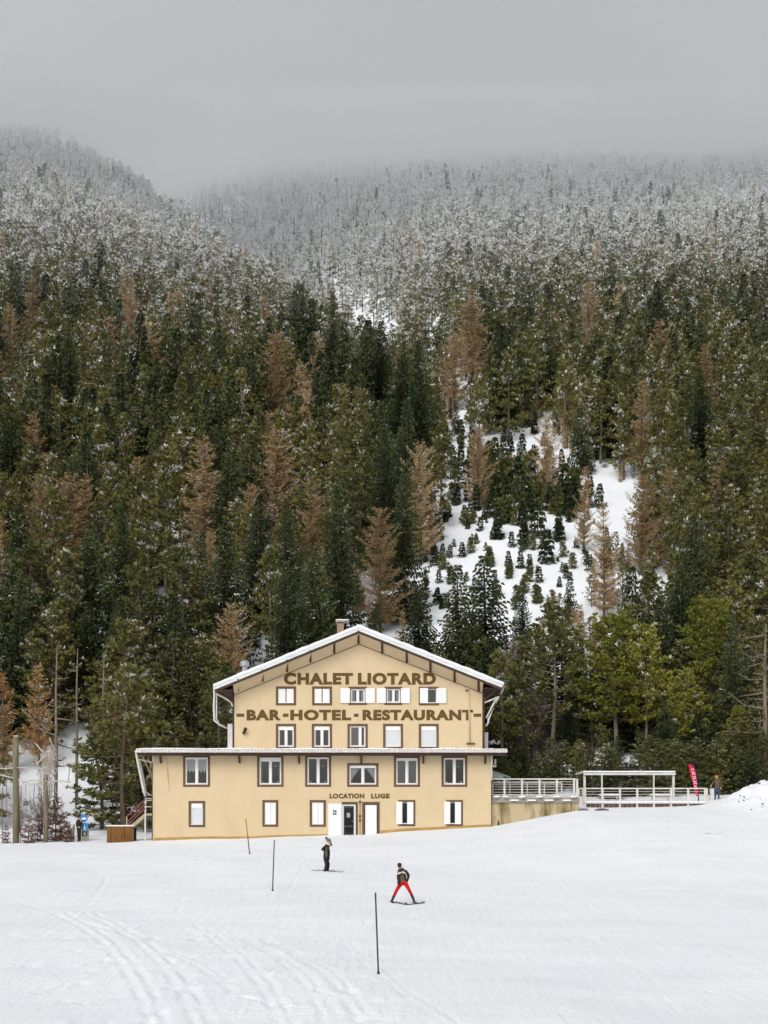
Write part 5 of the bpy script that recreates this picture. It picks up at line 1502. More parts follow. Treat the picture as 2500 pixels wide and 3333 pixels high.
def picnic_table(px, y, lab):
    x, z0 = X(px, y), Z(2622, 101)
    t = thing("outdoor_table", lab, "table", (x, y, z0), "tables under the pergola")
    b = MB(); b.box(x - .75, x + .75, y - .4, y + .4, z0 + .70, z0 + .75); b.build("table_top", M["pale_wood"], t)
    b = MB(); b.box(x - .73, x + .73, y - .38, y + .38, z0 + .751, z0 + .87); b.build("table_snow", M["roof_snow"], t)
    for sx in (-1, 1):
        b = MB(); b.bar((x + sx * .55, y - .35, z0), (x + sx * .55, y + .3, z0 + .7), .07); b.build("leg", M["white_metal"], t)
        b = MB(); b.bar((x + sx * .48, y + .35, z0), (x + sx * .48, y - .3, z0 + .7), .07); b.build("leg", M["white_metal"], t)
picnic_table(2150, 104.2, "snow topped outdoor table under the right half of the pergola")
picnic_table(1985, 104.0, "snow topped outdoor table under the left half of the pergola")

# ------------------------------------------------------------------ feather flag
fd = 104.5
ft = thing("feather_flag", "red feather flag with white lettering behind the right end of the railing", "flag", (X(2272, fd), fd, gz(X(2272, fd), fd)))
b = MB(); n = 12
lft = [(2241, 2487), (2244.5, 2506), (2248, 2522), (2252.5, 2542), (2257, 2562), (2261, 2578), (2266, 2590)]
rgt = [(2246, 2486.5), (2258, 2495), (2264, 2509), (2267.5, 2526), (2269.5, 2548), (2271.5, 2570), (2273, 2592)]
for i in range(6):
    for y in (fd - .012 + .03 * math.sin(i), ):
        p = [P(*lft[i], fd), P(*rgt[i], fd), P(*rgt[i + 1], fd), P(*lft[i + 1], fd)]
        off = [.05 * math.sin(i * 1.3), .0, .0, .05 * math.sin((i + 1) * 1.3)]
        f_ = [(q.x, fd - .015 + o_, q.z) for q, o_ in zip(p, off)]; k_ = [(q.x, fd + .015 + o_, q.z) for q, o_ in zip(p, off)]
        b.add(f_ + k_, [(0, 3, 2, 1), (4, 5, 6, 7), (0, 1, 5, 4), (1, 2, 6, 5), (2, 3, 7, 6), (3, 0, 4, 7)])
b.build("banner", M["flag_red"], ft)
b = MB(); b.tube([P(2273.5, 2625, fd), P(2273.5, 2592, fd), P(2270.5, 2548, fd), P(2268.5, 2526, fd), P(2265, 2508, fd), P(2259, 2494, fd), P(2247, 2485.5, fd)], .05, 6); b.build("pole", M["flag_dark"], ft)
b = MB()
for i in range(9):        # unreadable white characters running up the banner
    py = 2503 + i * 7.6; pc = np.interp(py, [2487, 2510, 2550, 2590], [2247, 2256.5, 2262.5, 2268.5])
    w = 4.6 if i < 7 else 3.6
    b.box(X(pc - w, fd), X(pc - w + 1.7, fd), fd - .085, fd - .07, Z(py + 4.2, fd), Z(py, fd))
    b.box(X(pc - w + 1.71, fd), X(pc + w, fd), fd - .085, fd - .07, Z(py + 1.6 + (i % 2) * 2.6, fd), Z(py + (i % 2) * 2.6, fd))
    if i % 3 != 1: b.box(X(pc + w - 1.8, fd), X(pc + w, fd), fd - .0845, fd - .0705, Z(py + 4.2 - (i % 2) * 2.65, fd), Z(py + 1.65 - (i % 2) * 1.62, fd))
b.build("lettering", M["sign_white"], ft)

# ------------------------------------------------------------------ slalom poles
def slalom(base, top, d, mt, lab, r=.022):
    x0, x1 = X(base[0], d), X(top[0], d)
    zb = gz(x0, d) - .05; zt = Z(top[1], d)
    o = MB(); o.tube([(x0, d, zb), (x0 + (x1 - x0) * .5, d, zb + (zt - zb) * .5), (x1, d, zt)], r, 8)
    t = thing("slalom_pole", lab, "slalom pole", (x0, d, zb), "slalom poles on the piste")
    o.build("shaft", M["black_pole"], t, True)
    c = MB(); c.tube([(x0, d, zb + .02), (x0 + (x1 - x0) * .05, d, zb + (zt - zb) * .05)], r * 1.7, 8); c.build("foot_sleeve", M["black_pole"], t, True)
    if mt:
        c = MB(); c.tube([(x0 + (x1 - x0) * .45, d, zb + (zt - zb) * .45), (x1, d, zt + .01)], r * 1.12, 8); c.build("upper_sleeve", M[mt], t, True)
slalom((813, 2790), (800, 2665), 83.1, "orange_pole", "leaning pole with an orange upper half in front of the chalet's left wall", .028)
slalom((887, 2912), (893, 2735), 61.5, None, "dark slalom pole left of the skier in black", .024)
slalom((1232, 3180), (1222, 2905), 38.5, None, "nearest and tallest looking slalom pole on the empty snow below the red trousers")

# ------------------------------------------------------------------ people
def figure(name, label, d, px_base, joints, bones, mats_of, parts_fn=None, sub=2):
    """joints: name -> (px, py, depth offset, radius px); the body is one skinned surface"""
    mpx = d / F
    xb = X(px_base, d)
    root = thing(name, label, "person", (xb, d, gz(xb, d)))
    names = list(joints)
    co = [P(joints[k][0], joints[k][1], d) + Vector((0, joints[k][2], 0)) for k in names]
    me = bpy.data.meshes.new("body")
    base = BASE[root.name]
    me.from_pydata([tuple(c - base) for c in co], [(names.index(a), names.index(c)) for a, c, _ in bones], [])
    o = bpy.data.objects.new("body", me); COL.objects.link(o)
    sk = o.modifiers.new("skin", 'SKIN'); sk.use_smooth_shade = True
    for i, k in enumerate(names):
        r = joints[k][3] * mpx
        fl = joints[k][4] if len(joints[k]) > 4 else 1.0
        me.skin_vertices[0].data[i].radius = (r, r * fl)
        me.skin_vertices[0].data[i].use_root = (k == 'pelvis')
    sb = o.modifiers.new("sub", 'SUBSURF'); sb.levels = sub; sb.render_levels = sub
    dg = bpy.context.evaluated_depsgraph_get()
    nm = bpy.data.meshes.new_from_object(o.evaluated_get(dg))
    o.modifiers.clear(); o.data = nm; nm.name = "body"
    order = []
    segs = []
    for a, c, mt in bones:
        if mt not in order: order.append(mt)
        segs.append((np.array(co[names.index(a)] - base), np.array(co[names.index(c)] - base), order.index(mt)))
    nm.materials.clear()
    extra = mats_of or {}
    for mt in order: nm.materials.append(M[mt])
    for p in nm.polygons:
        c = np.array(p.center); best, bi = 9, 0
        for a, e, mi in segs:
            ab = e - a; t = np.clip((c - a).dot(ab) / max(ab.dot(ab), 1e-9), 0, 1)
            q = np.linalg.norm(c - a - t * ab)
            if q < best: best, bi = q, mi
        p.material_index = bi; p.use_smooth = True
    if extra:
        for mt, test in extra.items():
            nm.materials.append(M[mt]); mi = len(nm.materials) - 1
            for p in nm.polygons:
                w = p.center + base
                qx, qy = w.x / w.y * F + 1250, HY - (w.z - CZ) / w.y * F
                if test(qx, qy, w.y - d): p.material_index = mi
    o.parent = root; BASE[o.name] = base
    return root, o

def glove(root, at, toward, size, mt):
    """palm, four curled fingers and a thumb leaving the side of the palm"""
    a = Vector(at); f = (Vector(toward) - a).normalized(); s = f.cross(Vector((0, 1, 0)))
    s = (s if s.length > .1 else Vector((1, 0, 0))).normalized(); n = s.cross(f).normalized()
    b = MB()
    b.tube([a - f * .02 * size, a + f * .045 * size, a + f * .085 * size], [.034 * size, .045 * size, .036 * size], 8)
    for i, L in enumerate((.070, .082, .076, .058)):
        o = a + f * .08 * size + s * (i - 1.5) * .021 * size
        b.tube([o, o + f * L * .5 * size + n * .008, o + f * L * .8 * size + n * .03 * size, o + f * L * .75 * size + n * .05 * size], [.0115 * size, .011 * size, .010 * size, .008 * size], 6)
    o = a + f * .02 * size - s * .036 * size
    b.tube([o, o + f * .03 * size - s * .03 * size, o + f * .06 * size - s * .028 * size + n * .02 * size], [.014 * size, .0125 * size, .009 * size], 6)
    return b.build("glove", M[mt], root, True)

def ski(label, a, c, d, w=.115):
    """a ski lying on the snow from tail (x, y) to tip (x, y)"""
    a, c = Vector((a[0], a[1])), Vector((c[0], c[1]))
    t = thing("ski", label, "ski", (a.x, a.y, gz(a.x, a.y)))
    dv = (c - a).normalized(); s = Vector((-dv.y, dv.x)); L = (c - a).length; n = 12
    b = MB(); rows = []
    for i in range(n + 1):
        u = i / n; p = a + dv * L * u
        hw = w / 2 * (1.18 - .7 * u * (1 - u) * 1.3) * (1 if u < .93 else max(.25, (1 - u) / .07 * .75 + .25))
        z = gz(p.x, p.y) + .014 + (.07 * ((u - .9) / .1) ** 2 if u > .9 else 0) + (.02 * ((.05 - u) / .05) if u < .05 else 0)
        rows.append([(p.x + s.x * k * hw, p.y + s.y * k * hw, z + e) for k, e in ((-1, 0), (1, 0), (1, .014), (-1, .014))])
    vs = [v for r_ in rows for v in r_]; fs = []
    for i in range(n):
        o = 4 * i
        for k in range(4): fs.append((o + k, o + (k + 1) % 4, o + 4 + (k + 1) % 4, o + 4 + k))
    fs += [(3, 2, 1, 0), (4 * n, 4 * n + 1, 4 * n + 2, 4 * n + 3)]
    b.add(vs, fs); b.build("blade", M["ski"], t, True)
    m_ = a + dv * L * .46; z = gz(m_.x, m_.y) + .028
    for u, nm in ((.36, "heel_binding"), (.56, "toe_binding")):
        m_ = a + dv * L * u; z = gz(m_.x, m_.y) + .03
        g = MB(); g.bar((m_.x - dv.x * .05, m_.y - dv.y * .05, z + .015), (m_.x + dv.x * .05, m_.y + dv.y * .05, z + .015), .06, .035); g.build(nm, M["grey_metal"], t)

# skier with red trousers
d = 57.1
J = {'pelvis': (1312.5, 2871, 0, 9.5), 'waist': (1312, 2862, 0, 12.5), 'belly': (1311, 2854, 0, 13.0), 'chest': (1309, 2844, -.05, 13.5), 'collar': (1307, 2836, -.08, 9.5),
     'neck': (1304, 2831.5, -.10, 4.5), 'jaw': (1301, 2826, -.13, 5.2), 'skull': (1300.5, 2818.5, -.13, 6.9), 'crown': (1301, 2812, -.11, 5.0),
     'shl': (1297.5, 2839, -.12, 6.0), 'ell': (1295.5, 2855, -.10, 4.6), 'hal': (1297, 2868.5, -.16, 3.9),
     'shr': (1321, 2837, .05, 6.6), 'elr': (1330.5, 2850, .10, 5.2), 'har': (1327, 2864, .02, 4.0),
     'hil': (1305, 2874, 0, 8.0), 'knl': (1290.5, 2898.5, -.10, 5.6), 'cal': (1284.5, 2912, -.03, 5.4), 'anl': (1277, 2929, .04, 4.7), 'hel': (1275, 2935.5, .05, 4.2), 'tol': (1283, 2938.5, -.12, 3.3),
     'hir': (1320, 2874, 0, 8.0), 'knr': (1332, 2897, -.10, 5.6), 'car': (1339, 2911, -.03, 5.4), 'anr': (1347, 2929, .0, 4.7), 'her': (1347.5, 2936, .02, 4.2), 'tor': (1355, 2939, -.14, 3.3)}
Bn = [('pelvis', 'waist', 'black_cloth'), ('waist', 'belly', 'black_cloth'), ('belly', 'chest', 'black_cloth'), ('chest', 'collar', 'brown_cloth'), ('collar', 'neck', 'brown_cloth'), ('neck', 'jaw', 'skin'), ('jaw', 'skull', 'skin'), ('skull', 'crown', 'black_cloth'),
      ('chest', 'shl', 'black_cloth'), ('shl', 'ell', 'black_cloth'), ('ell', 'hal', 'brown_cloth'), ('chest', 'shr', 'brown_cloth'), ('shr', 'elr', 'brown_cloth'), ('elr', 'har', 'brown_cloth'),
      ('pelvis', 'hil', 'red_cloth'), ('hil', 'knl', 'red_cloth'), ('knl', 'cal', 'red_cloth'), ('cal', 'anl', 'boot'), ('anl', 'hel', 'boot'), ('hel', 'tol', 'boot'),
      ('pelvis', 'hir', 'red_cloth'), ('hir', 'knr', 'red_cloth'), ('knr', 'car', 'red_cloth'), ('car', 'anr', 'boot'), ('anr', 'her', 'boot'), ('her', 'tor', 'boot')]
def chevron(x, y, dy):
    if dy > -.05: return False
    return (1294 < x < 1314 and abs(y - (2843.5 - (x - 1294) * .30)) < 2.6) or (1313 <= x < 1324 and abs(y - (2838.5 + (x - 1313) * .85)) < 2.9)
red, body = figure("person", "skier in bright red trousers and a dark jacket with a pale chest stripe", d, 1312, J, Bn,
                   {'cream_cloth': chevron, 'olive_cloth': lambda x, y, dy: dy < -.04 and 1304 < x < 1315 and 2847 < y < 2871})
b = MB(); c = P(1300.5, 2814.5, d - .13); b.ball(c, 7.6 / F * d, n=12, m=8, sq=(1, 1.08, .86)); b.build("beanie", M["black_cloth"], red, True)
b = MB(); c = P(1300.4, 2821, d - .13 - .085); b.ball(c, .058, n=12, m=6, sq=(1.2, .5, .55)); b.build("goggles", M["goggles"], red, True)
b = MB(); c = P(1299.6, 2824.5, d - .13 - .088); b.ball(c, .018, n=8, m=6, sq=(.8, 1.2, 1.3)); b.build("nose", M["skin"], red, True)
b = MB(); c = P(1300, 2828, d - .13 - .066); b.ball(c, .02, n=8, m=5, sq=(1.3, .5, .35)); b.build("mouth", M["flag_red"], red, True)
for sx in (-1, 1):
    b = MB(); b.ball(P(1300.5 + sx * 7.2, 2822, d - .11), .026, n=8, m=6, sq=(.5, .8, 1.2)); b.build("ear", M["skin"], red, True)
b = MB(); b.tube([P(1297, 2834, d - .2), P(1304, 2831, d - .17), P(1311, 2829, d - .06), P(1312, 2829, d + .06)], [.05, .05, .05, .045], 8); b.build("collar", M["brown_cloth"], red, True)
glove(red, P(1297, 2868.5, d - .16), P(1299, 2878, d - .2), 1.05, "black_cloth"); glove(red, P(1327, 2864, d + .02), P(1322, 2870, d - .1), 1.05, "black_cloth")
ski("dark ski under the far left boot of the red trousered skier", (X(1272, d) - .0, d + .55), (X(1322, d), d - .75), d)
ski("dark ski under the right boot of the red trousered skier", (X(1381, d), d + .55), (X(1318, d), d - .85), d)

# skier in black
d = 70.5
J = {'pelvis': (1060.5, 2789, 0, 8.6), 'waist': (1062, 2778, 0, 9.4), 'belly': (1062.5, 2769, 0, 10.0), 'chest': (1063, 2759, 0, 10.8), 'collar': (1065, 2750, 0, 7.8),
     'neck': (1068.5, 2745.5, 0, 4.0), 'jaw': (1073, 2742.5, 0, 4.6), 'skull': (1071, 2737, 0, 6.0), 'crown': (1069, 2732.5, 0, 4.6),
     'shl': (1061, 2755, -.19, 5.2), 'ell': (1048.5, 2764, -.20, 4.2), 'hal': (1055, 2768.5, -.10, 3.4),
     'shr': (1066, 2755, .19, 5.2), 'elr': (1070, 2772, .22, 4.2), 'har': (1070.5, 2790, .15, 3.5),
     'hil': (1058.5, 2793, -.09, 7.0), 'knl': (1063, 2814, -.11, 5.4), 'anl': (1057, 2838, -.10, 4.6), 'hel': (1057.5, 2846, -.10, 3.6), 'tol': (1070, 2848.5, -.10, 2.8),
     'hir': (1061.5, 2793, .09, 7.0), 'knr': (1069, 2814, .11, 5.4), 'anr': (1065, 2838, .10, 4.6), 'her': (1063, 2845.5, .10, 3.6), 'tor': (1076, 2848, .10, 2.8)}
Bn = [('pelvis', 'waist', 'black_cloth'), ('waist', 'belly', 'black_cloth'), ('belly', 'chest', 'brown_cloth'), ('chest', 'collar', 'brown_cloth'), ('collar', 'neck', 'cream_cloth'), ('neck', 'jaw', 'skin'), ('jaw', 'skull', 'skin'), ('skull', 'crown', 'black_cloth'),
      ('chest', 'shl', 'brown_cloth'), ('shl', 'ell', 'brown_cloth'), ('ell', 'hal', 'brown_cloth'), ('chest', 'shr', 'black_cloth'), ('shr', 'elr', 'black_cloth'), ('elr', 'har', 'black_cloth'),
      ('pelvis', 'hil', 'black_cloth'), ('hil', 'knl', 'black_cloth'), ('knl', 'anl', 'black_cloth'), ('anl', 'hel', 'grey_boot'), ('hel', 'tol', 'grey_boot'),
      ('pelvis', 'hir', 'black_cloth'), ('hir', 'knr', 'black_cloth'), ('knr', 'anr', 'black_cloth'), ('anr', 'her', 'grey_boot'), ('her', 'tor', 'grey_boot')]
blk, body = figure("person", "skier in black side on with a bobble hat and pale scarf", d, 1062, J, Bn, {'olive_cloth': lambda x, y, dy: dy < -.05 and 1060 < x < 1066 and 2757 < y < 2790})
b = MB(); b.ball(P(1069.5, 2734.5, d), 7.0 / F * d, n=12, m=8, sq=(1, .98, .85)); hat = b.build("bobble_hat", M["black_cloth"], blk, True)
b = MB(); b.ball(P(1062, 2727.5, d), 3.9 / F * d, n=10, m=7, jit=.08); b.build("bobble", M["brown_cloth"], hat, True)
b = MB(); b.tube([P(1066, 2735, d - .102), P(1071, 2733, d - .106)], .022, 6); b.build("hat_badge", M["cream_cloth"], hat, True)
b = MB(); b.ball(P(1077, 2739.5, d), .05, n=10, m=6, sq=(.7, 1.3, .8)); b.build("goggles", M["goggles"], blk, True)
b = MB(); b.ball(P(1077.8, 2742.8, d), .02, n=8, m=6); b.build("nose", M["skin"], blk, True)
for sy in (-1, 1):
    b = MB(); b.ball(P(1070.5, 2741, d + sy * .085), .025, n=8, m=6, sq=(.8, .5, 1.2)); b.build("ear", M["skin"], blk, True)
b = MB(); b.tube([P(1064, 2744.5, d + .02), P(1067, 2746, d - .09), P(1072, 2749, d - .08), P(1074, 2753, d - .02), P(1073, 2757, d)], [.05, .055, .055, .05, .03], 8); b.build("scarf", M["cream_cloth"], blk, True)
b = MB(); b.tube([P(1074, 2746, d), P(1077.5, 2748.5, d), P(1078.5, 2753, d)], [.05, .06, .035], 8); b.build("neck_warmer", M["black_cloth"], blk, True)
glove(blk, P(1053.5, 2768, d - .12), P(1049, 2766, d - .16), 1.0, "cream_cloth"); glove(blk, P(1070.5, 2790, d + .15), P(1071, 2798, d + .12), 1.0, "black_cloth")
ski("dark ski nearer the viewer under the skier in black", (X(1050, d), d - .02), (X(1119, d), d - .55), d)
ski("dark ski on the far side under the skier in black", (X(1013, d), d + .28), (X(1084, d), d + .02), d)

# person in khaki, seen from behind, at the end of the railing
d = 106.5
k_ = gz(X(2333, d), d)
pyf = HY - (k_ - CZ) / d * F
S = 1.72 * F / d
def hy(fr): return pyf - S * fr
J = {'pelvis': (2333.5, hy(.50), 0, 7.2), 'waist': (2334, hy(.60), 0, 7.6), 'chest': (2335, hy(.73), 0, 8.6), 'collar': (2334.5, hy(.82), 0, 5.2), 'neck': (2333.5, hy(.86), 0, 2.8), 'skull': (2332.5, hy(.925), 0, 4.7), 'crown': (2332.5, hy(.965), 0, 3.4),
     'shl': (2327.5, hy(.79), 0, 4.2), 'ell': (2319, hy(.66), .05, 3.2), 'hal': (2316, hy(.58), -.15, 2.6), 'shr': (2343, hy(.79), 0, 4.2), 'elr': (2348, hy(.64), .05, 3.2), 'har': (2347, hy(.49), 0, 2.6),
     'hil': (2330, hy(.47), 0, 5.0), 'knl': (2329, hy(.27), 0, 3.8), 'anl': (2328.5, hy(.05), 0, 2.8), 'tol': (2327.5, hy(.02), .2, 2.2), 'hir': (2338, hy(.47), 0, 5.0), 'knr': (2339, hy(.27), 0, 3.8), 'anr': (2339.5, hy(.05), 0, 2.8), 'tor': (2341, hy(.02), .2, 2.2)}
Bn = [('pelvis', 'waist', 'khaki_cloth'), ('waist', 'chest', 'khaki_cloth'), ('chest', 'collar', 'khaki_cloth'), ('collar', 'neck', 'khaki_cloth'), ('neck', 'skull', 'skin'), ('skull', 'crown', 'hair'), ('chest', 'shl', 'khaki_cloth'), ('shl', 'ell', 'khaki_cloth'), ('ell', 'hal', 'khaki_cloth'),
      ('chest', 'shr', 'khaki_cloth'), ('shr', 'elr', 'khaki_cloth'), ('elr', 'har', 'khaki_cloth'), ('pelvis', 'hil', 'jeans'), ('hil', 'knl', 'jeans'), ('knl', 'anl', 'jeans'), ('anl', 'tol', 'boot'), ('pelvis', 'hir', 'jeans'), ('hir', 'knr', 'jeans'), ('knr', 'anr', 'jeans'), ('anr', 'tor', 'boot')]
khk, body = figure("person", "person in a khaki jacket and jeans seen from behind beside the railing end", d, 2334, J, Bn, None)
b = MB(); b.ball(P(2332.5, hy(.95), d), .125, n=12, m=8, sq=(1, 1.05, .8)); b.build("hat", M["orange_cloth"], khk, True)
for sx in (-1, 1):
    b = MB(); b.ball(P(2332.5 + sx * 4.9, hy(.915), d), .026, n=8, m=6, sq=(.5, .8, 1.2)); b.build("ear", M["skin"], khk, True)
glove(khk, P(2316, hy(.58), d - .15), P(2313, hy(.53), d - .2), 1, "skin"); glove(khk, P(2347, hy(.49), d), P(2347, hy(.44), d), 1, "skin")
bx = thing("bollard_box", "pale upright box beside the person in the khaki jacket", "box", (X(2317, 105.8), 105.8, gz(X(2317, 105.8), 105.8)))
b = MB(); x = X(2317, 105.8); z = gz(x, 105.8); b.box(x - .13, x + .13, 105.65, 105.95, z - .1, z + .86); b.build("cabinet", M["white_metal"], bx)
b = MB(); b.box(x - .15, x + .15, 105.63, 105.97, z + .861, z + .90); b.build("lid", M["concrete"], bx)

# person in black reading the board on the left
d = 99.6
k_ = gz(X(257, d), d); pyf = HY - (k_ - CZ) / d * F; S = 1.74 * F / d
J = {'pelvis': (257, hy(.50), 0, 6.6), 'waist': (257, hy(.60), 0, 7.2), 'chest': (257, hy(.73), 0, 8.0), 'collar': (256, hy(.82), 0, 5.0), 'neck': (255, hy(.86), -.02, 2.9), 'jaw': (254.5, hy(.895), -.05, 3.6), 'skull': (254.5, hy(.93), -.03, 4.7), 'crown': (254.5, hy(.965), -.02, 3.4),
     'shl': (251, hy(.79), -.05, 4.0), 'ell': (250.5, hy(.64), -.1, 3.3), 'hal': (255, hy(.56), -.28, 2.7), 'shr': (263, hy(.79), 0, 4.0), 'elr': (265, hy(.66), -.1, 3.2), 'har': (263, hy(.78), -.28, 2.6),
     'hil': (254.5, hy(.47), 0, 5.0), 'knl': (255.5, hy(.27), -.05, 3.7), 'anl': (256, hy(.05), 0, 3.0), 'tol': (255, hy(.02), -.2, 2.6), 'hir': (260, hy(.47), 0, 5.0), 'knr': (260.5, hy(.27), -.03, 3.7), 'anr': (260.5, hy(.05), 0, 3.0), 'tor': (262, hy(.02), -.2, 2.6)}
Bn = [(a, c, 'boot' if c in ('tol', 'tor') else 'skin' if c in ('jaw', 'skull') else 'hair' if c == 'crown' else 'black_cloth') for a, c in (('pelvis', 'waist'), ('waist', 'chest'), ('chest', 'collar'), ('collar', 'neck'), ('neck', 'jaw'), ('jaw', 'skull'), ('skull', 'crown'), ('chest', 'shl'), ('shl', 'ell'), ('ell', 'hal'),
      ('chest', 'shr'), ('shr', 'elr'), ('elr', 'har'), ('pelvis', 'hil'), ('hil', 'knl'), ('knl', 'anl'), ('anl', 'tol'), ('pelvis', 'hir'), ('hir', 'knr'), ('knr', 'anr'), ('anr', 'tor'))]
lft_p, body = figure("person", "person in dark clothes standing beside the blue round sign on the left", d, 257, J, Bn, None)
b = MB(); b.ball(P(254.5, hy(.965), d - .01), .115, n=12, m=8, sq=(1, 1.05, .75)); b.build("hat", M["brown_cloth"], lft_p, True)
b = MB(); b.ball(P(254.2, hy(.918), d - .03 - .098), .018, n=8, m=6); b.build("nose", M["skin"], lft_p, True)
b = MB(); b.ball(P(254.5, hy(.895), d - .128), .022, n=8, m=5, sq=(1.3, .5, .35)); b.build("mouth", M["flag_red"], lft_p, True)
for sx in (-1, 1):
    b = MB(); b.ball(P(254.5 + sx * 1.9, hy(.932), d - .115), .013, n=8, m=6); b.build("eye", M["goggles"], lft_p, True)
    b = MB(); b.ball(P(254.5 + sx * 4.9, hy(.922), d - .02), .026, n=8, m=6, sq=(.5, .8, 1.2)); b.build("ear", M["skin"], lft_p, True)
glove(lft_p, P(255, hy(.56), d - .28), P(259, hy(.55), d - .32), 1, "skin"); glove(lft_p, P(263, hy(.78), d - .28), P(263.5, hy(.83), d - .3), 1, "skin")

# ------------------------------------------------------------------ signs on the left
d = 99.9
sg = thing("path_sign", "post with a blue round sign and a blue square sign on the left", "sign", (X(278, d), d, gz(X(278, d), d)))
b = MB(); b.tube([(X(278.5, d), d, gz(X(278, d), d) - .2), (X(276, d), d, Z(2652, d))], .04, 8); b.build("post", M["grey_metal"], sg, True)
b = MB(); r_ = 13.2 / F * d; b.tube([(X(273, d), d - .07, Z(2663.5, d)), (X(273, d), d - .045, Z(2663.5, d))], r_, 24); rs = b.build("round_plate", M["blue_sign"], sg)
b = MB(); b.prism([(X(263, d), Z(2667, d)), (X(279, d), Z(2668, d)), (X(282, d), Z(2664, d)), (X(277, d), Z(2660.5, d)), (X(271, d), Z(2661, d)), (X(263, d), Z(2664.5, d))], d - .078, d - .072); b.build("pictogram", M["sign_white"], rs)
b = MB(); b.box(X(265.5, d), X(288.5, d), d - .065, d - .042, Z(2702, d), Z(2679, d)); sq = b.build("square_plate", M["blue_sign"], sg)
b = MB(); b.prism([(X(272.5, d), Z(2700.5, d)), (X(279.5, d), Z(2700.5, d)), (X(276.5, d), Z(2685, d)), (X(274, d), Z(2685, d))], d - .072, d - .067); b.build("pictogram", M["sign_white"], sq)
d = 100.3
bd = thing("notice_board", "cream notice board with a dark green panel below the blue signs", "notice board", (X(278, d), d, gz(X(278, d), d)))
b = MB(); b.box(X(263.5, d), X(290, d), d - .05, d + .01, Z(2736, d), Z(2703, d)); b.build("board", M["cream_sign"], bd)
b = MB(); b.box(X(267, d), X(284.5, d), d - .066, d - .052, Z(2722, d), Z(2704.5, d)); pn = b.build("panel", M["sign_green"], bd)
b = MB(); b.prism([(X(272, d), Z(2711, d)), (X(280, d), Z(2710, d)), (X(279, d), Z(2717, d)), (X(275, d), Z(2719, d))], d - .074, d - .068); b.build("map_patch", M["sign_white"], pn)
for px in (267, 287):
    b = MB(); b.box(X(px, d) - .04, X(px, d) + .04, d + .012, d + .09, gz(X(px, d), d) - .3, Z(2706, d)); b.build("post", M["grey_wood"], bd)
b = MB(); b.box(X(263, d), X(290.5, d), d - .06, d + .1, Z(2703, d) + .002, Z(2700, d)); b.build("snow_cap", M["roof_snow"], bd)

# ------------------------------------------------------------------ outside stair and timber box left of the chalet
d = 98.6
st = thing("outside_staircase", "pale wooden stair with a red handrail climbing to the chalet's left side", "staircase", (X(450, d), d, gz(X(450, d), d)))
for yy in (d, d + 1.1):
    b = MB(); b.bar(P(426, 2694, yy), P(474, 2652, yy), .07, .24); b.build("stringer", M["pale_wood"], st)
for k in range(8):
    u = (k + .5) / 8; p = P(428 + 45 * u, 2690 - 38 * u, d)
    b = MB(); b.box(p.x - .15, p.x + .12, d + .04, d + 1.06, p.z - .02, p.z + .02); o = b.build("step", M["pale_wood"], st)
    b = MB(); b.box(p.x - .13, p.x + .10, d + .1, d + 1.0, p.z + .021, p.z + .06); b.build("step_snow", M["roof_snow"], o)
b = MB(); b.box(X(470, d), LX0 - .08, d - .03, d + 3.0, Z(2655, d), Z(2647, d)); b.build("landing", M["pale_wood"], st)
for px, y0, y1 in ((473, 2738, 2648), (473.5, 2646, 2597)):
    b = MB(); b.box(X(px, d) - .05, X(px, d) + .05, d - .05, d + .05, Z(y0, d), Z(y1, d)); b.build("post", M["white_metal"], st)
b = MB(); b.box(X(413, d) - .045, X(413, d) + .045, d - .05, d + .05, Z(2692, d), Z(2657, d)); b.build("post", M["pale_wood"], st)
for a, c, mt in (((413, 2658), (473, 2600), "red_rail"), ((414, 2676), (473, 2618), "red_rail"), ((417, 2684), (473, 2630), "red_rail")):
    b = MB(); b.bar(P(*a, d - .06), P(*c, d - .06), .05, .07); b.build("handrail", M[mt], st)
for y in (2599, 2605, 2626):
    b = MB(); b.bar(P(473, y, d - .06), P(494, y, d - .06), .05, .05); b.build("landing_rail", M["white_metal"], st)
fn = thing("timber_box", "low box of rusty brown vertical planks with a snowy lid beside the stair", "planter", (X(393, d), d, gz(X(393, d), d)))
n = 13
for k in range(n):
    a = 350 + (438 - 350) * k / n; c = 350 + (438 - 350) * (k + 1) / n - .8
    b = MB(); b.box(X(a, d), X(c, d), d - .25 + rr.uniform(-.015, .015), d - .19, 1.5, Z(2692 + rr.uniform(-.7, .7), d)); b.build("plank", M["rust_wood"], fn)
b = MB(); b.box(X(352, d), X(436, d), d - .18, d + 1.0, 1.5, Z(2694, d)); b.build("box_body", M["dark_timber"], fn)
b = MB(); b.box(X(346.5, d), X(440, d), d - .30, d + 1.05, Z(2691, d), Z(2688.5, d)); b.build("lid", M["pale_wood"], fn)
b = MB(); b.box(X(347, d), X(439, d), d - .29, d + 1.04, Z(2688.5, d) + .002, Z(2685.5, d)); b.build("snow_cap", M["roof_snow"], fn)

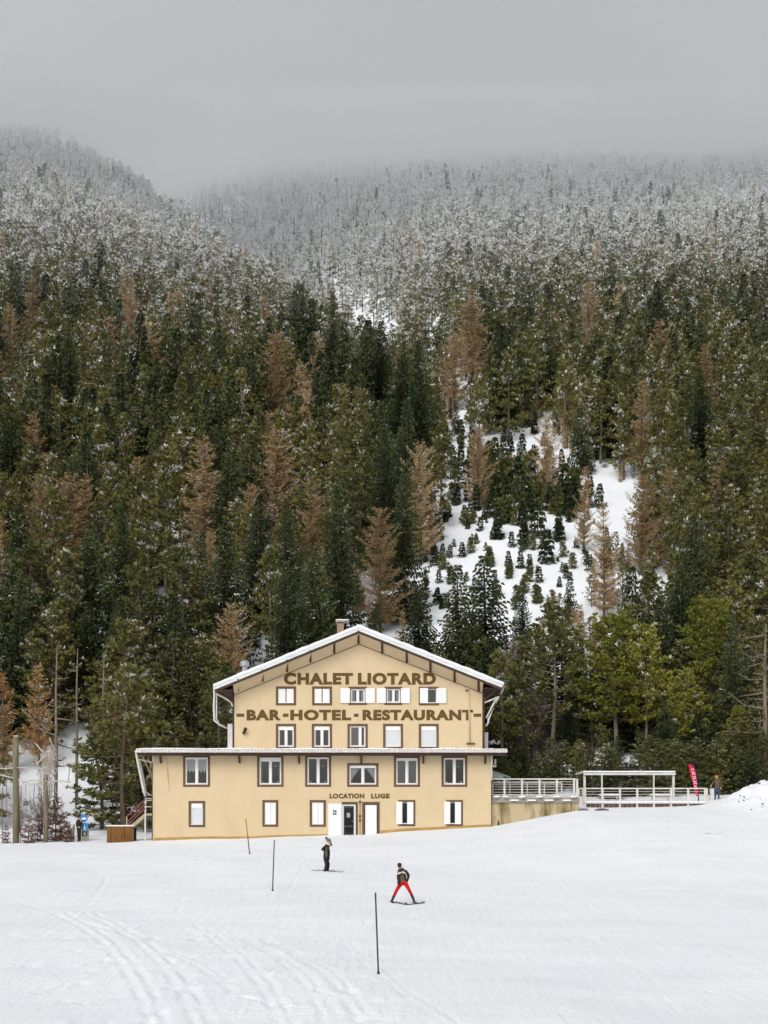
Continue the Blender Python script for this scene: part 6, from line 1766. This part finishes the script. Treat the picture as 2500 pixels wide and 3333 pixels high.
# ------------------------------------------------------------------ rope course on the left
d = 99.4
def post(px, w, py, lab, lean=0):
    x, z0 = X(px, d), gz(X(px, d), d)
    t = thing("wooden_post", lab, "post", (x, d, z0), "posts of the rope course")
    r_ = w / 2 / F * d; zt = Z(py, d); o = MB()
    o.tube([(x, d, z0 - .4), (x + .02, d, z0 + (zt - z0) * .35), (x - .02, d, z0 + (zt - z0) * .7), (x + lean, d, zt)], [r_ * 1.06, r_, r_ * .97, r_ * .92], 12); o.build("shaft", M["grey_wood"], t, True)
    for f in (.52, .6):
        o = MB(); o.tube([(x, d, z0 + (zt - z0) * f), (x, d, z0 + (zt - z0) * f + .09)], r_ * 1.12, 12); o.build("rope_wrap", M["rope"], t)
    o = MB(); o.ball((x + lean, d, zt), r_ * .9, n=10, m=6, sq=(1, 1, .3)); o.build("snow_cap", M["roof_snow"], t, True)
post(52, 21, 2397, "thick tall weathered wooden post at the left edge")
post(149, 16, 2520, "shorter weathered wooden post wrapped with ropes, left of the person in dark clothes")
def rope(pts, lab, r_=.03, mt="frosted_rope", grp="ropes slung between the wooden posts"):
    b = MB(); pts = [P(*q, d - .1) for q in pts]; q = []
    for i in range(len(pts) - 1):
        for k in range(5):
            u = k / 5; w = pts[i].lerp(pts[i + 1], u); q.append(w)
    q.append(pts[-1]); b.tube(q, r_, 6)
    return tag(b.build("rope", M[mt], None, True), lab, "rope", grp)
rope([(-30, 2500), (20, 2502), (52, 2498), (100, 2501), (149, 2500), (178, 2520)], "topmost frosted rope running between the two wooden posts", .045)
rope([(-30, 2515), (52, 2535), (100, 2552), (149, 2543), (200, 2542), (230, 2546)], "sagging frosted rope below the topmost one, ending in the pine", .05)
rope([(62, 2560), (80, 2543), (100, 2540), (149, 2540)], "short rope slanting up from the tall post to the shorter one", .035)
rope([(62, 2645), (95, 2665), (130, 2668), (149, 2662)], "low slack dark rope between the two wooden posts", .03, "rope")
rope([(8, 2560), (6, 2640), (9, 2740)], "hanging rope left of the tall wooden post", .03, "rope")
rope([(21, 2545), (22, 2640), (38, 2660)], "hanging rope touching the tall wooden post", .026, "rope")
rope([(69, 2560), (68, 2640), (66, 2745)], "hanging rope right beside the tall wooden post", .028, "rope")
rope([(112, 2552), (110, 2600), (113, 2640)], "short hanging rope midway between the posts", .03, "rope")
rope([(228, 2480), (225, 2520), (221, 2548)], "rope end hanging right of the shorter post", .026, "rope")
b = MB(); x, z = X(85, d), Z(2615, d); b.box(x - .13, x + .13, d - .2, d - .02, z - .16, z + .16); b.tube([(x, d - .1, z + .16), (x, d - .1, Z(2545, d))], .014, 5)
tag(b.build("hanging_block", M["rock"]), "dark square block hanging on a rope between the wooden posts", "block")
# frosted netting bunched at the top of the shorter post
b = MB(); r2 = np.random.default_rng(9)
for k in range(130):
    p = Vector((X(150, d) + r2.normal(0, .30), d + r2.normal(0, .2), Z(2500, d) + r2.normal(0, .8)))
    q = p + Vector((r2.normal(0, .3), r2.normal(0, .1), r2.normal(0, .45)))
    m_ = p.lerp(q, .5) + Vector((r2.normal(0, .1), 0, r2.normal(0, .1)))
    b.tube([p, m_, q], .024, 3, cap=False)
tag(b.build("rope_net", M["frosted_rope"]), "frosty rope netting bunched around the top of the shorter post", "net")
for px, dd, h, lab in ((93, 99.0, 2.0, "dark reddish sapling right of the tall wooden post"), (123, 101, 1.9, "brown sapling between the two wooden posts, higher up the bank"), (183, 100.2, 2.9, "tallest brown sapling, right of the shorter wooden post"),
                       (208, 103, 1.9, "reddish sapling on the snow bank above the person in dark clothes"), (222, 99.2, 1.4, "small brown sapling in front of the stakes near the person in dark clothes"), (20, 100, 1.3, "small brown sapling at the foot of the bank by the left edge")):
    plant('russet', X(px, dd), dd, h, lab, "brown saplings around the rope course", width=1.1)
for i, (px, h, lab) in enumerate(((238, 1.15, "grey wooden stake nearest the person in dark clothes"), (231, .95, "pale wooden stake, middle of three by the saplings"), (212, .9, "leaning wooden stake, leftmost of three by the saplings"))):
    x, y = X(px, 99.7), 99.7; b = MB(); b.bar((x, y, gz(x, y) - .2), (x + (.06, -.03, .22)[i], y, gz(x, y) + h), .11, .07)
    tag(b.build("wooden_stake", M["grey_wood"]), lab, "stake", "wooden stakes by the person in dark clothes")

LOWS = []
# bushes and a few hand-placed trees close to the buildings
for px, dd, h, w_, lab in ((60, 108, 3.2, 1, "bare frosted bush behind the tall wooden post"), (140, 107, 4.2, .9, "bare bush behind the shorter wooden post"), (1725, 121, 7, .8, "tall mauve leafless bush right of the chalet"),
                           (1690, 119, 5.5, .8, "mauve leafless bush touching the right side of the chalet"), (1765, 123, 5, .9, "low mauve bush above the terrace railing"), (1660, 124, 10, .55, "mauve leafless tree above the right end of the chalet roof"), (480, 121, 6, .8, "leafless bush left of the chalet behind the big green pine")):
    plant('mauve', X(px, dd), dd, h, lab, width=w_)
plant('pine', X(405, 107.5), 107.5, 11.9, "big green pine with branches to the ground beside the outside staircase", width=1.35, var=3)
plant('pine', X(330, 110), 110, 7.0, "low bushy pine on the snow bank left of the big green pine", width=1.5, var=3)
plant('pine', X(455, 112.5), 112.5, 9.5, "dark green pine squeezed against the left end of the chalet", width=1.4, var=3)
plant('pine', X(1668, 119.5), 119.5, 9.5, "olive pine close to the right wall of the chalet", width=1.2, var=3)
plant('fir', X(1850, 121), 121, 6.0, "snow dusted low fir behind the terrace end", width=1.2)
plant('fir', X(2165, 116), 116, 7.0, "dark fir in the gap between the pergola posts and the red flag", width=1.1)
plant('pine', X(2440, 113), 113, 6.0, "shrubby pine behind the ploughed snow heap", width=1.5, var=3)
plant('pine', X(2330, 112), 112, 4.5, "low bushy pine just behind the person in khaki", width=1.5, var=3)
# bushy pines and brush closing the view right behind the chalet, the terrace and the pergola
LOWROW = [(1600, 128, 8), (1640, 122, 7), (1700, 126, 9), (1735, 130, 8), (1830, 126, 9), (1880, 124, 7), (1930, 123, 6), (1975, 126, 8), (2050, 123, 6.5), (2080, 127, 8), (2140, 122, 6), (2205, 124, 8),
          (2265, 117, 6), (2290, 121, 7), (2360, 119, 7), (2385, 114, 5), (2420, 121, 9), (2475, 119, 8), (2530, 117, 8), (1910, 117, 3.2), (2010, 118, 3.6), (2095, 117, 3), (2230, 113.5, 3.2), (1790, 118, 3), (1700, 116, 3.5)]
for k_ in range(46):
    px_ = 1612 + 19.5 * k_ + rng.uniform(-9, 9)
    LOWROW.append((px_, rng.uniform(112.6, 116.5) if px_ < 1890 else rng.uniform(110.4, 113.0), rng.uniform(2.2, 4.4) * (.8 if 1600 < px_ < 1880 else 1)))
for i, (px, dd, h) in enumerate(LOWROW):
    o = plant('pine' if i % 4 else 'fir', X(px, dd), dd, h * rng.uniform(.92, 1.1), "low bushy conifer behind the terrace", "bushy conifers behind the terrace and pergola", width=1.35, var=3 if i % 4 else 1)
    LOWS.append((o, 'bush' if i % 4 else 'lowfir', px, HY - (gz(X(px, dd), dd) + h * .6 - CZ) / dd * F))
MARKS[:] = [(1640, 2300, "the right end of the chalet roof"), (1760, 2560, "the concrete terrace railing"), (1902, 2560, "the left pergola post"), (2047, 2515, "the pergola beam"), (2192, 2560, "the right pergola post"), (2258, 2540, "the red feather flag"), (2333, 2590, "the person in khaki"), (2480, 2400, "the bare trunk at the right edge")]
LOOK.update({'bush': 'low bushy pine', 'lowfir': 'low spreading fir'})
single_out(LOWS)
for px_, dd_, h_, kd_, lab_ in ((285, 133, 11, 'fir', "dark fir at the top of the left snow bank, nearest the middle bare trunk"), (345, 127, 10, 'pine', "olive pine just left of the bare trunk nearest the chalet"), (225, 141, 12, 'pine', "olive pine at the top of the left snow bank between two bare trunks"),
                         (390, 131, 12, 'fir', "dark fir behind the big green pine by the staircase"), (440, 128, 11, 'pine', "olive pine peeking out right of the big green pine"), (160, 137, 11, 'fir', "dark fir above the shorter wooden post"), (75, 136, 11, 'pine', "olive pine above the tall wooden post"),
                         (315, 143, 12, 'pine', "second row olive pine above the left snow bank"), (500, 137, 12, 'fir', "dark fir over the left end of the lower roof")):
    plant(kd_, X(px_, dd_), dd_, h_, lab_, width=1.2)
LEFTROW = [(470, 119, 8), (505, 124, 9), (560, 128, 10), (620, 127, 8), (680, 130, 9), (735, 128, 7.5), (520, 121, 6), (590, 120.5, 6)]
for i, (px, dd, h) in enumerate(LEFTROW):
    plant('pine', X(px, dd), dd, h, "%s bushy pine from the left behind the chalet's lower left roof" % ["first", "second", "fourth", "sixth", "seventh", "last", "third", "fifth"][i], "bushy pines behind the lower roof", width=1.3, var=3)
def snag(px, dd, py, lab, seed, limb, n=16, w=1.0):
    lf, wood = make_snag(np.random.default_rng(seed), Z(py, dd) - gz(X(px, dd), dd), n, limb)
    t = thing("dead_tree", lab, "dead tree", (X(px, dd), dd, gz(X(px, dd), dd)))
    base = BASE[t.name]; wood.v = [(a * w + base.x, c * w + base.y, e + base.z) for a, c, e in wood.v]
    wood.build("trunk", M["pale_bark"], t, True)
snag(181, 114, 2100, "dead bare trunk with side limbs, left of two paler ones", 1, 2.2, 22)
snag(249, 118, 2110, "slim bare trunk in the middle of three left of the chalet", 2, 1.6, 14, .8)
snag(335, 121, 2125, "pale bare trunk nearest the chalet of the three on the left", 3, 1.4, 10, .85)
snag(2488, 112.5, 2030, "tall bare pale trunk with tangled branches at the right edge", 4, 2.6, 34, 1.25)
snag(2470, 114, 2330, "broken bare trunk beside the tall one at the right edge", 6, 1.2, 10, 1.1)

# ------------------------------------------------------------------ small things on the snow
for px, dd, s, lab in ((1900, 98.3, .26, "dark stone half buried beside the terrace corner"), (1958, 98.0, .34, "flat dark stone on the snow right of the terrace corner")):
    x = X(px, dd); b = MB(); b.ball((x, dd, gz(x, dd) + .02), s, n=10, m=6, sq=(1.5, .8, .38), jit=.16); tag(b.build("stone", M["rock"]), lab, "stone")
b = MB(); r3 = np.random.default_rng(12)
for k in range(60):
    x, y = r3.uniform(23, 31), r3.uniform(91.5, 98)
    s = r3.uniform(.02, .085) * (1.4 if r3.random() < .1 else 1)
    b.ball((x, y, gz(x, y) + s * .2), s, n=6, m=4, sq=(1.3, .9, .7), jit=.25)
tag(b.build("dirt_clods", M["dirt"]), "brown dirt clods scattered over the ploughed snow heap on the right", None, None, 'stuff')
